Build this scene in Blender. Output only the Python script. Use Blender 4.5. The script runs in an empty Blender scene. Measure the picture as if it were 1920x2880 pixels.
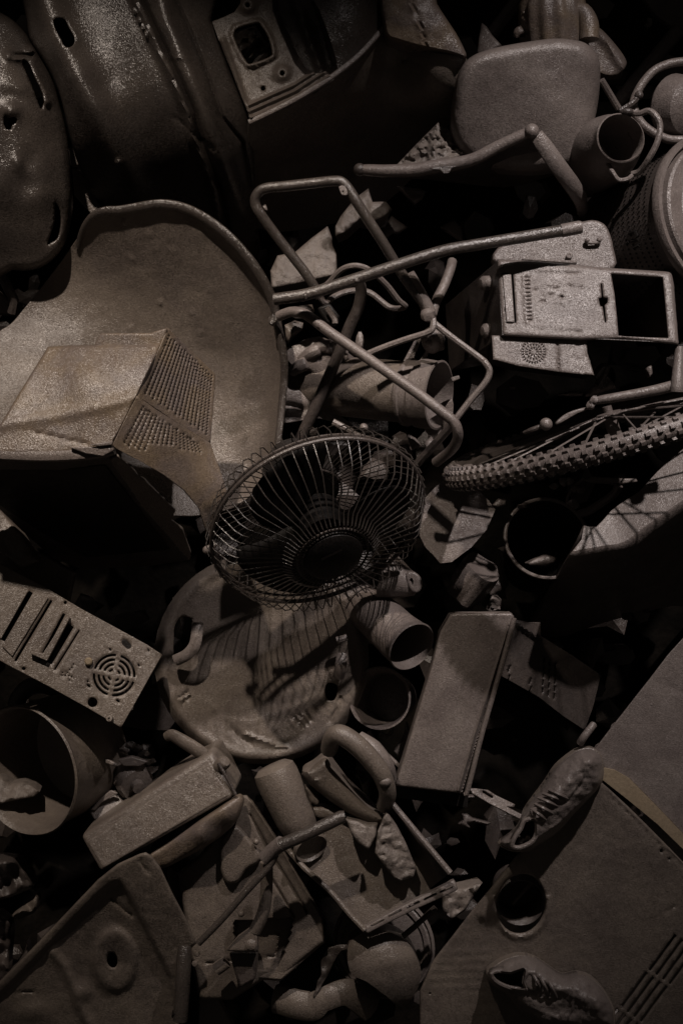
import bpy, bmesh, math, random
import numpy as np
from mathutils import Vector, Matrix, noise
from mathutils.geometry import delaunay_2d_cdt
random.seed(7)
R = math.radians

# ------------------------------------------------------------------ camera, world, lamps, exposure
H, F = 3.2, 4118.0            # camera height over the floor (m), focal length in photo pixels (1920 x 2880)
scn = bpy.context.scene
C = scn.collection
cam_d = bpy.data.cameras.new('camera'); cam = bpy.data.objects.new('camera', cam_d); C.objects.link(cam)
cam.location = (0, 0, H); cam.rotation_euler = (0, 0, 0)
cam_d.sensor_fit = 'VERTICAL'; cam_d.sensor_height = 36; cam_d.lens = F/2880*36
cam_d.clip_end = 100; cam_d.clip_start = 0.05
scn.camera = cam
scn.render.resolution_x, scn.render.resolution_y = 682, 1024
w = bpy.data.worlds.new('World'); scn.world = w; w.use_nodes = True
w.node_tree.nodes['Background'].inputs[0].default_value = (1.0, 0.84, 0.72, 1)
w.node_tree.nodes['Background'].inputs[1].default_value = 0.017
def spot(name, loc, target, energy, col, size=60, rad=0.042):
    d = bpy.data.lights.new(name, 'SPOT'); o = bpy.data.objects.new(name, d); C.objects.link(o)
    o.location = loc; d.energy = energy; d.color = col; d.spot_size = R(size); d.spot_blend = 1.0; d.shadow_soft_size = rad
    o.rotation_euler = (Vector(target)-Vector(loc)).to_track_quat('-Z', 'Y').to_euler()
spot('gallery_spot', (1.10, 2.70, 2.62), (0.38, 0.12, 0.35), 540, (1.0, 0.89, 0.85), 28)
spot('gallery_spot', (-0.80, 2.50, 2.75), (-0.38, 0.06, 0.35), 470, (1.0, 0.85, 0.73), 28)
scn.view_settings.view_transform = 'Standard'; scn.view_settings.look = 'None'
scn.view_settings.exposure = 0.0; scn.view_settings.gamma = 1.0
scn.cycles.use_denoising = True
scn.cycles.max_bounces = 4; scn.cycles.diffuse_bounces = 2; scn.cycles.glossy_bounces = 2

# ------------------------------------------------------------------ pixel helpers
def P(px, py, z):
    s = (H-z)/F
    return Vector(((px-960)*s, -(py-1440)*s, z))
def mapper(ox, oy, s): return lambda *a: [(ox+s*x, oy+s*y) for x, y in a]
Z1 = mapper(0, 0, .4464); Z2 = mapper(550, 0, .5102); Z3 = mapper(1220, 0, .4464); Z4 = mapper(650, 450, .4464)
Z5 = mapper(1220, 550, .4464); Z6 = mapper(0, 550, .523); Z7 = mapper(0, 1200, .4145); Z8 = mapper(550, 1180, .4464)
B1 = mapper(1150, 1100, .491); B2 = mapper(420, 1650, .4464); B3 = mapper(950, 1650, .4783); B4 = mapper(0, 1950, .4464)
B5 = mapper(500, 2200, .5102); B6 = mapper(1150, 2050, .491); B7 = mapper(1150, 1300, .3508); N4 = mapper(800, 480, .3316)
def zp(pts, z):                    # pixel points + height(s) -> world points
    zs = z if isinstance(z, (list, tuple)) else [z]*len(pts)
    return [P(x, y, q) for (x, y), q in zip(pts, zs)]
def ell(cx, cy, rx, ry, rot=0, n=16):
    c, s = math.cos(R(rot)), math.sin(R(rot))
    return [(cx+rx*math.cos(t)*c-ry*math.sin(t)*s, cy+rx*math.cos(t)*s+ry*math.sin(t)*c) for t in [2*math.pi*i/n for i in range(n)]]
def slot(a, b, wd, n=4):           # rounded slot between two pixel points
    ax, ay = a; bx, by = b; t = math.atan2(by-ay, bx-ax); o = []
    for k in range(n+1):
        q = t-math.pi/2+math.pi*k/n; o.append((bx+wd/2*math.cos(q), by+wd/2*math.sin(q)))
    for k in range(n+1):
        q = t+math.pi/2+math.pi*k/n; o.append((ax+wd/2*math.cos(q), ay+wd/2*math.sin(q)))
    return o
def bar(a, b, wd):                 # square-ended strip
    ax, ay = a; bx, by = b; L = math.hypot(bx-ax, by-ay); nx, ny = -(by-ay)/L*wd/2, (bx-ax)/L*wd/2
    return [(ax+nx, ay+ny), (bx+nx, by+ny), (bx-nx, by-ny), (ax-nx, ay-ny)]
def catmull(pts, n=6, closed=False):
    pts = [np.array(p, float) for p in pts]; o = []
    m = len(pts); rng = range(m if closed else m-1)
    for i in rng:
        p1, p2 = pts[i], pts[(i+1) % m]
        p0 = pts[(i-1) % m] if closed or i > 0 else 2*p1-p2
        p3 = pts[(i+2) % m] if closed or i+2 < m else 2*p2-p1
        for k in range(n):
            t = k/n
            o.append(.5*((2*p1)+(-p0+p2)*t+(2*p0-5*p1+4*p2-p3)*t*t+(-p0+3*p1-3*p2+p3)*t**3))
    if not closed: o.append(pts[-1])
    return [tuple(p) for p in o]
def smooth(pts, n=4): return catmull(pts, n, True)
def nz(X, Y, sc, seed=0):          # noise over pixel space, feature size sc pixels
    return np.array([noise.noise(Vector((x/sc, y/sc, seed*7.3))) for x, y in zip(X, Y)])
def dline(X, Y, pl):               # distance to a polyline
    d = np.full(len(X), 1e9)
    for (ax, ay), (bx, by) in zip(pl[:-1], pl[1:]):
        dx, dy = bx-ax, by-ay; L = dx*dx+dy*dy+1e-9
        t = np.clip(((X-ax)*dx+(Y-ay)*dy)/L, 0, 1)
        d = np.minimum(d, np.hypot(X-ax-t*dx, Y-ay-t*dy))
    return d
def inside(X, Y, poly):
    r = np.zeros(len(X), bool)
    for i in range(len(poly)):
        x1, y1 = poly[i]; x2, y2 = poly[i-1]
        c = ((y1 > Y) != (y2 > Y)) & (X < (x2-x1)*(Y-y1)/((y2-y1) if abs(y2-y1) > 1e-9 else 1e-9)+x1)
        r ^= c
    return r
def gau(X, Y, cx, cy, r, r2=None, rot=0):
    c, s = math.cos(R(rot)), math.sin(R(rot)); r2 = r2 or r
    u = (X-cx)*c+(Y-cy)*s; v = -(X-cx)*s+(Y-cy)*c
    return np.exp(-(u/r)**2-(v/r2)**2)
def line(X, Y, pl, wd): return np.exp(-(dline(X, Y, pl)/wd)**2)
def edge_round(E, r, h):           # fall towards the outline like a rolled edge
    d = np.clip(E, 0, r)/r
    return -h*(1-np.sqrt(np.clip(1-(1-d)**2, 0, 1)))
def tps(ctrl):                     # smooth surface through (px, py, z) control points
    A = np.array(ctrl, float); n = len(A); S = 500.0
    x, y = A[:, 0]/S, A[:, 1]/S
    def U(r2): return np.where(r2 > 1e-12, r2*np.log(r2+1e-12), 0)
    K = U((x[:, None]-x)**2+(y[:, None]-y)**2)+1e-4*np.eye(n)
    Q = np.c_[np.ones(n), x, y]
    W = np.linalg.solve(np.block([[K, Q], [Q.T, np.zeros((3, 3))]]), np.r_[A[:, 2], 0, 0, 0])
    def f(X, Y):
        X, Y = X/S, Y/S
        return U((X[:, None]-x)**2+(Y[:, None]-y)**2)@W[:n]+W[n]+W[n+1]*X+W[n+2]*Y
    return f
def plane(a, b, c):                # plane through three (px, py, z): returns z at any pixel
    p, q, r = P(*a), P(*b), P(*c); n = (q-p).cross(r-p).normalized(); d = n.dot(p)
    def f(X, Y):
        kx, ky = (X-960)/F, -(Y-1440)/F           # point = (kx*D, ky*D, H-D)
        D = (d-n.z*H)/(n.x*kx+n.y*ky-n.z)
        return H-D
    return f

# ------------------------------------------------------------------ mesh building
class M:
    def __init__(s): s.v = []; s.f = []
    def add(s, v, f):
        o = len(s.v); s.v += [Vector(p) for p in v]; s.f += [tuple(i+o for i in q) for q in f]; return s
def _resample(poly, step):
    o = []
    for i in range(len(poly)):
        a, b = poly[i], poly[(i+1) % len(poly)]; L = math.hypot(b[0]-a[0], b[1]-a[1]); k = max(1, int(round(L/step)))
        o += [(a[0]+(b[0]-a[0])*t/k, a[1]+(b[1]-a[1])*t/k) for t in range(k)]
    return o
def relief(m, outline, zf, holes=(), step=14, skirt=0, taper=0, feats=(), rim=(1.5, 4, 8)):
    """fill a pixel outline with a surface of heights zf(X, Y, edge distance); optional side walls of depth skirt"""
    outl = _resample(outline, step); hs = [_resample(h, step) for h in holes]
    xs = [p[0] for p in outl]; ys = [p[1] for p in outl]
    gx, gy = np.meshgrid(np.arange(min(xs)+step*.5, max(xs), step), np.arange(min(ys)+step*.5, max(ys), step*.87))
    gx = gx+(np.arange(gx.shape[0]) % 2)[:, None]*step*.5
    X, Y = gx.ravel(), gy.ravel()
    k = inside(X, Y, outl) & (dline(X, Y, outl+outl[:1]) > step*.45)
    for h in hs: k &= ~inside(X, Y, h) & (dline(X, Y, h+h[:1]) > step*.4)
    X, Y = X[k], Y[k]
    E0 = dline(X, Y, outl+outl[:1]); k = E0 > (max(rim)+step*.4 if rim else 0)
    chains = []
    for pl, wd in feats:                        # crease lines: rows of vertices along them and on both flanks
        cl = []
        for a, b in zip(pl[:-1], pl[1:]):
            q = max(1, int(math.hypot(b[0]-a[0], b[1]-a[1])/step)); cl += [(a[0]+(b[0]-a[0])*i/q, a[1]+(b[1]-a[1])*i/q) for i in range(q)]
        cl.append(pl[-1]); A_ = np.array(cl); T_ = np.gradient(A_, axis=0); T_ /= np.hypot(T_[:, 0], T_[:, 1])[:, None]+1e-9
        Nn = np.c_[-T_[:, 1], T_[:, 0]]
        for d in (0, .7, -.7, 1.4, -1.4, 2.2, -2.2): chains.append([tuple(p) for p in A_+Nn*d*wd])
        k &= dline(X, Y, cl) > wd*2.2+step*.35
    X, Y = X[k], Y[k]
    ex = []
    if rim:
        A_ = np.array(outl); T_ = np.roll(A_, -1, 0)-np.roll(A_, 1, 0); T_ /= np.hypot(T_[:, 0], T_[:, 1])[:, None]+1e-9
        Nn = np.c_[-T_[:, 1], T_[:, 0]]
        tst = A_+Nn*2; sg = 1 if inside(tst[:, 0], tst[:, 1], outl).mean() > .5 else -1
        for d in rim:
            Q = A_+Nn*sg*d; ok = inside(Q[:, 0], Q[:, 1], outl) & (dline(Q[:, 0], Q[:, 1], outl+outl[:1]) > d*.85)
            for h in hs: ok &= ~inside(Q[:, 0], Q[:, 1], h) & (dline(Q[:, 0], Q[:, 1], h+h[:1]) > 1.0)
            for ch in chains: ok &= dline(Q[:, 0], Q[:, 1], ch) > 1.5
            ex += [tuple(p) for p in Q[ok]]
    pts = list(outl); ed = [(i, (i+1) % len(outl)) for i in range(len(outl))]
    for h in hs:
        o = len(pts); pts += h; ed += [(o+i, o+(i+1) % len(h)) for i in range(len(h))]
    for ch in chains:
        CX, CY = np.array([p[0] for p in ch]), np.array([p[1] for p in ch])
        ok = inside(CX, CY, outl)
        for h in hs: ok &= ~inside(CX, CY, h)
        pts += [p for p, q in zip(ch, ok) if q]
    pts += ex+list(zip(X.tolist(), Y.tolist()))
    vo, eo, fo, _, _, _ = delaunay_2d_cdt([Vector((p[0], -p[1])) for p in pts], ed, [], 0, 1e-4)
    VX = np.array([p.x for p in vo]); VY = np.array([-p.y for p in vo])
    fa = np.array([f[:3] for f in fo]); cxs, cys = VX[fa].mean(1), VY[fa].mean(1)
    keep = inside(cxs, cys, outl)
    for h in hs: keep &= ~inside(cxs, cys, h)
    fo = [f for f, q in zip(fo, keep) if q]
    E = dline(VX, VY, outl+outl[:1])
    Zs = zf(VX, VY, E)
    if np.isscalar(Zs): Zs = np.full(len(VX), Zs)
    top = [P(x, y, z) for x, y, z in zip(VX, VY, Zs)]
    m.add(top, [tuple(f) for f in fo])
    if skirt:
        cnt = {}
        for f in fo:
            for a, b in zip(f, list(f[1:])+[f[0]]):
                cnt[(a, b)] = cnt.get((a, b), 0)+1
        bd = [(a, b) for a, b in cnt if (b, a) not in cnt]
        cen = sum(top, Vector())/len(top)
        for a, b in bd:
            dn = []
            for i in (a, b):
                q = top[i].copy(); q.x += (cen.x-q.x)*taper; q.y += (cen.y-q.y)*taper; q.z -= skirt; dn.append(q)
            m.add([top[a], top[b], dn[1], dn[0]], [(0, 3, 2, 1)])
    return m
def tube(m, pts, r, n=8, sm=0, closed=False, caps=True, flat=1.0):
    pts = [Vector(p) for p in pts]
    if sm: pts = [Vector(p) for p in catmull(pts, sm, closed)]
    k = len(pts); rs = r if isinstance(r, (list, tuple)) else [r]*k
    if len(rs) != k:
        rs = [float(v) for v in np.interp(np.linspace(0, 1, k), np.linspace(0, 1, len(rs)), rs)]
    vs = []; fs = []; up = None
    for i, p in enumerate(pts):
        a = pts[i-1] if i or closed else p; b = pts[(i+1) % k] if i < k-1 or closed else p
        t = (b-a).normalized() if (b-a).length > 1e-9 else Vector((0, 0, 1))
        if up is None: up = t.orthogonal() if abs(t.z) > .9 else Vector((0, 0, 1))
        u = (up-t*up.dot(t));  u = u.normalized() if u.length > 1e-6 else t.orthogonal().normalized()
        up = u; q = t.cross(u)
        for j in range(n):
            an = 2*math.pi*j/n; vs.append(p+(u*math.cos(an)*flat+q*math.sin(an))*rs[i])
    for i in range(k if closed else k-1):
        for j in range(n):
            a = i*n+j; b = i*n+(j+1) % n; c = ((i+1) % k)*n+(j+1) % n; d = ((i+1) % k)*n+j
            fs.append((a, b, c, d))
    if caps and not closed: fs += [tuple(range(n))[::-1], tuple((k-1)*n+j for j in range(n))]
    return m.add(vs, fs)
def ctube(m, pxpts, z, r, n=8, sm=6, **kw): return tube(m, zp(pxpts, z), r, n, sm, **kw)
def frame(axis, ref=None):
    a = Vector(axis).normalized(); u = Vector(ref) if ref else (Vector((1, 0, 0)) if abs(a.x) < .9 else Vector((0, 1, 0)))
    u = (u-a*u.dot(a)).normalized(); return u, a.cross(u), a
def lathe(m, o, axis, prof, n=36, flute=0, fn=12, dent=0, seed=0):
    o = Vector(o); u, v, a = frame(axis); vs = []; fs = []; k = len(prof)
    for r, h in prof:
        for j in range(n):
            t = 2*math.pi*j/n; rr = r*(1+flute*math.cos(fn*t))
            if dent: rr *= 1+dent*noise.noise(Vector((math.cos(t)*1.6, math.sin(t)*1.6, h*14+seed*5)))
            vs.append(o+(u*math.cos(t)+v*math.sin(t))*rr+a*h)
    for i in range(k-1):
        for j in range(n): fs.append((i*n+j, i*n+(j+1) % n, (i+1)*n+(j+1) % n, (i+1)*n+j))
    return m.add(vs, fs)
def ball(m, c, r, sx=(1, 1, 1), n=14, bump=0, seed=0):
    vs = []; fs = []; k = n//2+1
    for i in range(k):
        p = math.pi*i/(k-1)
        for j in range(n):
            t = 2*math.pi*j/n; d = Vector((math.sin(p)*math.cos(t), math.sin(p)*math.sin(t), math.cos(p)))
            rr = r*(1+bump*noise.noise(d*1.7+Vector((seed*3.1, 0, seed))))
            vs.append(Vector(c)+Vector((d.x*sx[0], d.y*sx[1], d.z*sx[2]))*rr)
    for i in range(k-1):
        for j in range(n): fs.append((i*n+j, (i+1)*n+j, (i+1)*n+(j+1) % n, i*n+(j+1) % n))
    return m.add(vs, fs)
def hexa(m, q, skip=()):           # 8 corners: 0-3 top loop (counter-clockwise seen from outside), 4-7 below them
    fs = [(0, 1, 2, 3), (7, 6, 5, 4), (0, 4, 5, 1), (1, 5, 6, 2), (2, 6, 7, 3), (3, 7, 4, 0)]
    return m.add(q, [f for i, f in enumerate(fs) if i not in skip])
def slab(m, quad, zf, depth):      # closed polygon slab, pixel outline on a height function, walls straight down
    n = len(quad); X = np.array([p[0] for p in quad]); Y = np.array([p[1] for p in quad]); Zs = zf(X, Y) if callable(zf) else np.full(n, zf)
    top = [P(x, y, z) for x, y, z in zip(X, Y, Zs)]
    a = sum(((top[i]-top[0]).cross(top[(i+1) % n]-top[0]) for i in range(n)), Vector())
    if a.z < 0: top = top[::-1]
    bot = [p-Vector((0, 0, depth)) for p in top]
    return m.add(top+bot, [tuple(range(n)), tuple(range(2*n-1, n-1, -1))]+[(i, n+i, n+(i+1) % n, (i+1) % n) for i in range(n)])

# ------------------------------------------------------------------ materials: everything is coated with the same dried brown paint
def coat(name, a, b, rough=.42, grain=1.0, patch=9.0, spec=.5, lump=0.0, wav=1.0):
    m = bpy.data.materials.new(name); m.use_nodes = True; nt = m.node_tree; N = nt.nodes; L = nt.links
    bs = N['Principled BSDF']; bs.inputs['Specular IOR Level'].default_value = spec
    tc = N.new('ShaderNodeTexCoord')
    def tex(scale, detail=2.0, dist=0.0, rg=.55):
        t = N.new('ShaderNodeTexNoise'); t.inputs['Scale'].default_value = scale; t.inputs['Detail'].default_value = detail
        t.inputs['Roughness'].default_value = rg; t.inputs['Distortion'].default_value = dist
        L.new(tc.outputs['Object'], t.inputs['Vector']); return t
    big = tex(patch, 3, .6); rp = N.new('ShaderNodeValToRGB'); L.new(big.outputs[0], rp.inputs[0])
    rp.color_ramp.elements[0].position = .36; rp.color_ramp.elements[0].color = (*a, 1)
    rp.color_ramp.elements[1].position = .64; rp.color_ramp.elements[1].color = (*b, 1)
    sp = tex(170, 3); mx = N.new('ShaderNodeMix'); mx.data_type = 'RGBA'; mx.blend_type = 'MULTIPLY'
    mr = N.new('ShaderNodeMapRange'); L.new(sp.outputs[0], mr.inputs[0]); mr.inputs[1].default_value = .3; mr.inputs[2].default_value = .7
    mr.inputs[3].default_value = .87; mr.inputs[4].default_value = 1.08
    cc = N.new('ShaderNodeCombineColor'); [L.new(mr.outputs[0], cc.inputs[i]) for i in range(3)]
    mx.inputs[0].default_value = 1; L.new(rp.outputs[0], mx.inputs[6]); L.new(cc.outputs[0], mx.inputs[7]); L.new(mx.outputs[2], bs.inputs['Base Color'])
    rn = tex(26, 3); rr = N.new('ShaderNodeMapRange'); L.new(rn.outputs[0], rr.inputs[0])
    rr.inputs[1].default_value = .3; rr.inputs[2].default_value = .7; rr.inputs[3].default_value = rough-.08*wav; rr.inputs[4].default_value = rough+.12*wav
    L.new(rr.outputs[0], bs.inputs['Roughness'])
    g1 = tex(480, 1.5); g2 = tex(80, 2.0); g3 = tex(20, 2)
    vo = N.new('ShaderNodeTexVoronoi'); vo.inputs['Scale'].default_value = 34; L.new(tc.outputs['Object'], vo.inputs['Vector'])
    vr = N.new('ShaderNodeMapRange'); L.new(vo.outputs['Distance'], vr.inputs[0]); vr.inputs[1].default_value = 0; vr.inputs[2].default_value = .09
    vr.inputs[3].default_value = 1; vr.inputs[4].default_value = 0
    def bump(h, st, dist, prev=None):
        b_ = N.new('ShaderNodeBump'); b_.inputs['Strength'].default_value = st; b_.inputs['Distance'].default_value = dist
        L.new(h, b_.inputs['Height'])
        if prev: L.new(prev.outputs[0], b_.inputs['Normal'])
        return b_
    b0 = bump(g3.outputs[0], .5, .002*wav+.02*lump); b1 = bump(g2.outputs[0], .5, .0006*wav+.006*lump, b0)
    b2 = bump(vr.outputs[0], .55, .0012, b1); b3 = bump(g1.outputs[0], 1.0, .0009*grain, b2)
    fl = N.new('ShaderNodeTexVoronoi'); fl.inputs['Scale'].default_value = 520; L.new(tc.outputs['Object'], fl.inputs['Vector'])   # tilted flakes that glitter
    v1 = N.new('ShaderNodeVectorMath'); v1.operation = 'SUBTRACT'; L.new(fl.outputs['Color'], v1.inputs[0]); v1.inputs[1].default_value = (.5, .5, .5)
    v2 = N.new('ShaderNodeVectorMath'); v2.operation = 'SCALE'; L.new(v1.outputs[0], v2.inputs[0]); v2.inputs['Scale'].default_value = .26*grain
    v3 = N.new('ShaderNodeVectorMath'); v3.operation = 'ADD'; L.new(b3.outputs[0], v3.inputs[0]); L.new(v2.outputs[0], v3.inputs[1])
    v4 = N.new('ShaderNodeVectorMath'); v4.operation = 'NORMALIZE'; L.new(v3.outputs[0], v4.inputs[0])
    L.new(v4.outputs[0], bs.inputs['Normal'])
    return m
CL = coat('clay_coat', (.105, .087, .075), (.140, .117, .097), rough=.36)
CM = coat('mauve_clay_coat', (.117, .098, .090), (.152, .130, .118), rough=.35)
CO = coat('ochre_clay_coat', (.138, .106, .076), (.112, .091, .082), rough=.33, patch=14)
CG = coat('gloss_clay_coat', (.042, .035, .031), (.060, .050, .043), rough=.28, grain=1.1, spec=.75, wav=.25)
CD = coat('dark_clay_coat', (.042, .035, .032), (.066, .054, .048), rough=.36)  # darker copy of the clay coat, paints shade on parts turned from the lamps
CW = coat('dark_wire_coat', (.018, .0155, .014), (.03, .025, .022), rough=.3, grain=.6, spec=.5)  # wires coloured darker than the coat to carry their shade under raking light
CR = coat('stone_clay_coat', (.11, .093, .082), (.16, .136, .118), rough=.5, lump=.5)
CB = coat('black_plastic_and_shade', (.008, .007, .0066), (.015, .013, .012), rough=.4, grain=.5, spec=.2)  # black plastic parts; in hollows and on the fan motor it paints shade
CK = coat('shaded_blade_black', (.003, .0027, .0025), (.006, .005, .0046), rough=.5, grain=.4, spec=.1)  # shade inside the fan cage put into the blade colour
CT = coat('bare_tan_edge', (.21, .165, .11), (.25, .195, .13), rough=.6, grain=.5)
CE = coat('floor_shade_black', (.004, .0035, .003), (.009, .0075, .006), rough=.9, grain=.6, lump=.5, spec=.05)  # near-black floor colour stands in for the deep shade in the gaps

# ------------------------------------------------------------------ things and parts
THINGS = []
def thing(name, label, cat, group=None):
    o = bpy.data.objects.new(name, None); C.objects.link(o); o.empty_display_size = .05
    o['label'] = label; o['category'] = cat
    if group: o['group'] = group
    THINGS.append(o); return o
def part(name, m, mat, parent=None, solid=0, bevel=0, seg=2, ang=38, sub=0, label=None, cat=None, group=None, kind=None, weld=True):
    me = bpy.data.meshes.new(name); me.from_pydata([tuple(v) for v in m.v], [], m.f); me.update()
    if weld:
        bm = bmesh.new(); bm.from_mesh(me); bmesh.ops.remove_doubles(bm, verts=bm.verts, dist=2e-5); bmesh.ops.delete(bm, geom=[v for v in bm.verts if not v.link_faces], context='VERTS'); bm.to_mesh(me); bm.free()
    me.materials.append(mat); me.polygons.foreach_set('use_smooth', [True]*len(me.polygons))
    me.set_sharp_from_angle(angle=R(ang))
    o = bpy.data.objects.new(name, me); C.objects.link(o)
    if parent is not None: o.parent = parent
    if solid:
        s = o.modifiers.new('solid', 'SOLIDIFY'); s.thickness = solid; s.offset = -1; s.use_rim = True
    if bevel:
        b = o.modifiers.new('bevel', 'BEVEL'); b.width = bevel; b.segments = seg; b.limit_method = 'ANGLE'; b.angle_limit = R(32); b.harden_normals = False
    if sub:
        s = o.modifiers.new('sub', 'SUBSURF'); s.levels = sub; s.render_levels = sub
    if label:
        o['label'] = label
        if cat: o['category'] = cat
        if group: o['group'] = group
    if kind: o['kind'] = kind
    if parent is None and not kind: THINGS.append(o)
    return o
def copy_part(src, parent, mw):
    o = bpy.data.objects.new(src.name, src.data); C.objects.link(o); o.parent = parent; o.matrix_local = mw; return o
def finish():
    for t in THINGS:
        if t.type == 'MESH':
            co = np.array([v.co[:] for v in t.data.vertices]); c = Vector((*co[:, :2].mean(0), co[:, 2].min()))
            t.data.transform(Matrix.Translation(-c)); t.location = c; continue
        pts = []
        for ch in t.children:
            mw = ch.matrix_local; me = ch.data
            step = max(1, len(me.vertices)//60)
            pts += [mw@me.vertices[i].co for i in range(0, len(me.vertices), step)]
        A = np.array([p[:] for p in pts]); c = Vector((*A[:, :2].mean(0), A[:, 2].min()))
        t.location = c
        for ch in t.children: ch.location = ch.location-c
def chunk(name, outline, z, thick, rough, mat, label, cat='stone', tilt=(0, 0), seed=1, group=None, parent=None, sm=0, taper=.12, step=9, edge=10):
    o = smooth(outline, sm) if sm else outline
    cx = sum(p[0] for p in o)/len(o); cy = sum(p[1] for p in o)/len(o)
    def zf(X, Y, E):
        return z+tilt[0]*(X-cx)/100+tilt[1]*(Y-cy)/100+rough*(nz(X, Y, 26, seed)+.6*nz(X, Y, 11, seed+3)+.35*nz(X, Y, 5, seed+9))+edge_round(E, edge, .008)
    m = relief(M(), o, zf, step=step, skirt=thick, taper=taper)
    return part(name, m, mat, parent, ang=60, label=label, cat=cat if parent is None else None, group=group)

# ------------------------------------------------------------------ the setting: floor and loose rubble under the heap
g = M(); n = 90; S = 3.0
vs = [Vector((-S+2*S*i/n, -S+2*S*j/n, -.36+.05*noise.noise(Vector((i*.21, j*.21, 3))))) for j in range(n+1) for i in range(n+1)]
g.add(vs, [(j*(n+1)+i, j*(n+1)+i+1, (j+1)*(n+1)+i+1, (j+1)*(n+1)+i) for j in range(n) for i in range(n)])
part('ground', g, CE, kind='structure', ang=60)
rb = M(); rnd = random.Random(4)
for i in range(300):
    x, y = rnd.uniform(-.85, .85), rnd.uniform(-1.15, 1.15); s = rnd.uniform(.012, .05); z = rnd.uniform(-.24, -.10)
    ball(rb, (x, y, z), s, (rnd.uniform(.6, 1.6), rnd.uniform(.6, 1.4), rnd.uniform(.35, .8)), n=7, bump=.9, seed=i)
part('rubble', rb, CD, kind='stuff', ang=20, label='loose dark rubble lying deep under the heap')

# ------------------------------------------------------------------ crumpled panel at the left edge
t = thing('crumpled_fairing', 'crumpled dented plastic fairing with slots, at the top left edge', 'fairing')
o = smooth(Z1((-120, 20), (0, 75), (90, 130), (170, 215), (205, 280), (270, 370), (330, 480), (375, 640), (415, 800), (440, 960), (455, 1130), (460, 1320), (430, 1480), (370, 1600), (250, 1690), (80, 1700), (-120, 1640)), 3)
sl1 = smooth(Z1((140, 372), (180, 380), (205, 440), (245, 510), (282, 590), (280, 660), (262, 690), (240, 640), (205, 540), (165, 450)), 2)
sl2 = smooth(Z1((350, 1270), (385, 1330), (390, 1420), (372, 1500), (330, 1530), (300, 1545), (318, 1480), (345, 1400), (350, 1330)), 2)
sl3 = Z1((22, 740), (35, 720), (50, 745), (90, 735), (112, 750), (105, 775), (80, 790), (70, 820), (40, 815), (24, 780))
base = tps([(-50, 20, .43), (30, 60, .44), (100, 130, .42), (150, 250, .42), (185, 420, .41), (200, 600, .38), (150, 740, .37), (0, 760, .37), (20, 150, .48), (60, 250, .50), (110, 330, .47), (20, 330, .50), (70, 480, .475), (20, 600, .44), (120, 560, .44), (-50, 400, .49)])
def zf(X, Y, E):
    z = base(X, Y)+edge_round(E, 22, .03)+.003*nz(X, Y, 80, 3)
    z += -.010*gau(X, Y, 45, 275, 45, 26, 20)-.008*gau(X, Y, 70, 470, 30, 60, 30)+.008*gau(X, Y, 52, 462, 14, 26, -20)
    z += .018*line(X, Y, Z1((60, 350), (150, 360), (205, 320)), 14)-.020*line(X, Y, Z1((90, 345), (200, 345)), 7)
    z += .014*gau(X, Y, 32, 310, 24)-.008*gau(X, Y, 80, 520, 30)+.015*line(X, Y, Z1((200, 390), (250, 520), (300, 640)), 12)
    return z
part('shell', relief(M(), o, zf, [sl1, sl2, sl3], step=8), CG, t, solid=.004, ang=50)
m = M(); slab(m, Z1((430, 930), (490, 935), (500, 1040), (445, 1040)), .30, .02)
slab(m, Z1((455, 1060), (520, 1075), (640, 1320), (590, 1365), (470, 1230)), .24, .012)
part('bracket', m, CL, t, bevel=.002)

# ------------------------------------------------------------------ long curved car fender
t = thing('car_fender', 'long curved sheet metal car fender with an oblong hole, top left', 'car fender')
o = smooth([(40, -60), (62, 0), (74, 50), (84, 108), (120, 165), (150, 220), (172, 280), (196, 384), (223, 470), (250, 530), (290, 610), (340, 720), (560, 760), (722, 740), (720, 600), (718, 525), (715, 440), (708, 360), (690, 305), (640, 180), (596, 60), (575, -60)], 3)
hole = smooth(Z1((335, 125), (375, 108), (415, 120), (440, 170), (475, 235), (470, 275), (440, 298), (405, 290), (385, 250), (350, 190)), 2)
rows = [(-60, (35, 115, 225, 365, 470, 570)), (0, (62, 140, 245, 382, 480, 585)), (110, (86, 175, 280, 410, 505, 618)), (214, (147, 214, 320, 446, 540, 660)),
        (300, (178, 262, 385, 490, 570, 690)), (384, (196, 306, 430, 532, 610, 710)), (536, (258, 370, 480, 594, 660, 716)), (740, (340, 430, 540, 640, 690, 722))]
off = (-.025, 0, -.012, .0, -.006, -.045); zc = [.445, .45, .455, .45, .435, .40, .29, .05]
base = tps([(x, y, z+d) for (y, xs), z in zip(rows, zc) for x, d in zip(xs, off)])
gr = [(388, -60), (403, 0), (455, 115), (503, 214), (548, 320), (566, 392), (590, 450), (622, 536), (660, 740)]
gr2 = [(470, -60), (497, 0), (545, 110), (585, 214), (625, 330), (683, 400), (706, 520)]
lip = [(x-20, y) for x, y in gr]
def zf(X, Y, E):
    z = base(X, Y)+edge_round(E, 12, .02)-.022*line(X, Y, gr, 6)+.022*line(X, Y, lip, 12)-.012*line(X, Y, gr2, 5)+.028*line(X, Y, [(440, -60), (470, 60), (523, 180), (568, 290), (615, 420), (680, 600)], 30)
    z += .026*line(X, Y, [(100, -60), (150, 60), (185, 150), (235, 250), (300, 370), (345, 480), (420, 640)], 44)
    z += .012*gau(X, Y, 334, 458, 7)+.004*gau(X, Y, 500, 163, 30, 4, 10)+.002*nz(X, Y, 80, 2)
    z += -.006*line(X, Y, [(430, 110), (470, 180)], 3)-.004*line(X, Y, [(490, 330), (600, 420)], 4)
    return z
part('shell', relief(M(), o, zf, [hole], step=8, feats=[(gr, 6), (gr2, 4)]), CG, t, solid=.004, ang=50)
m = M(); X = np.array
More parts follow.
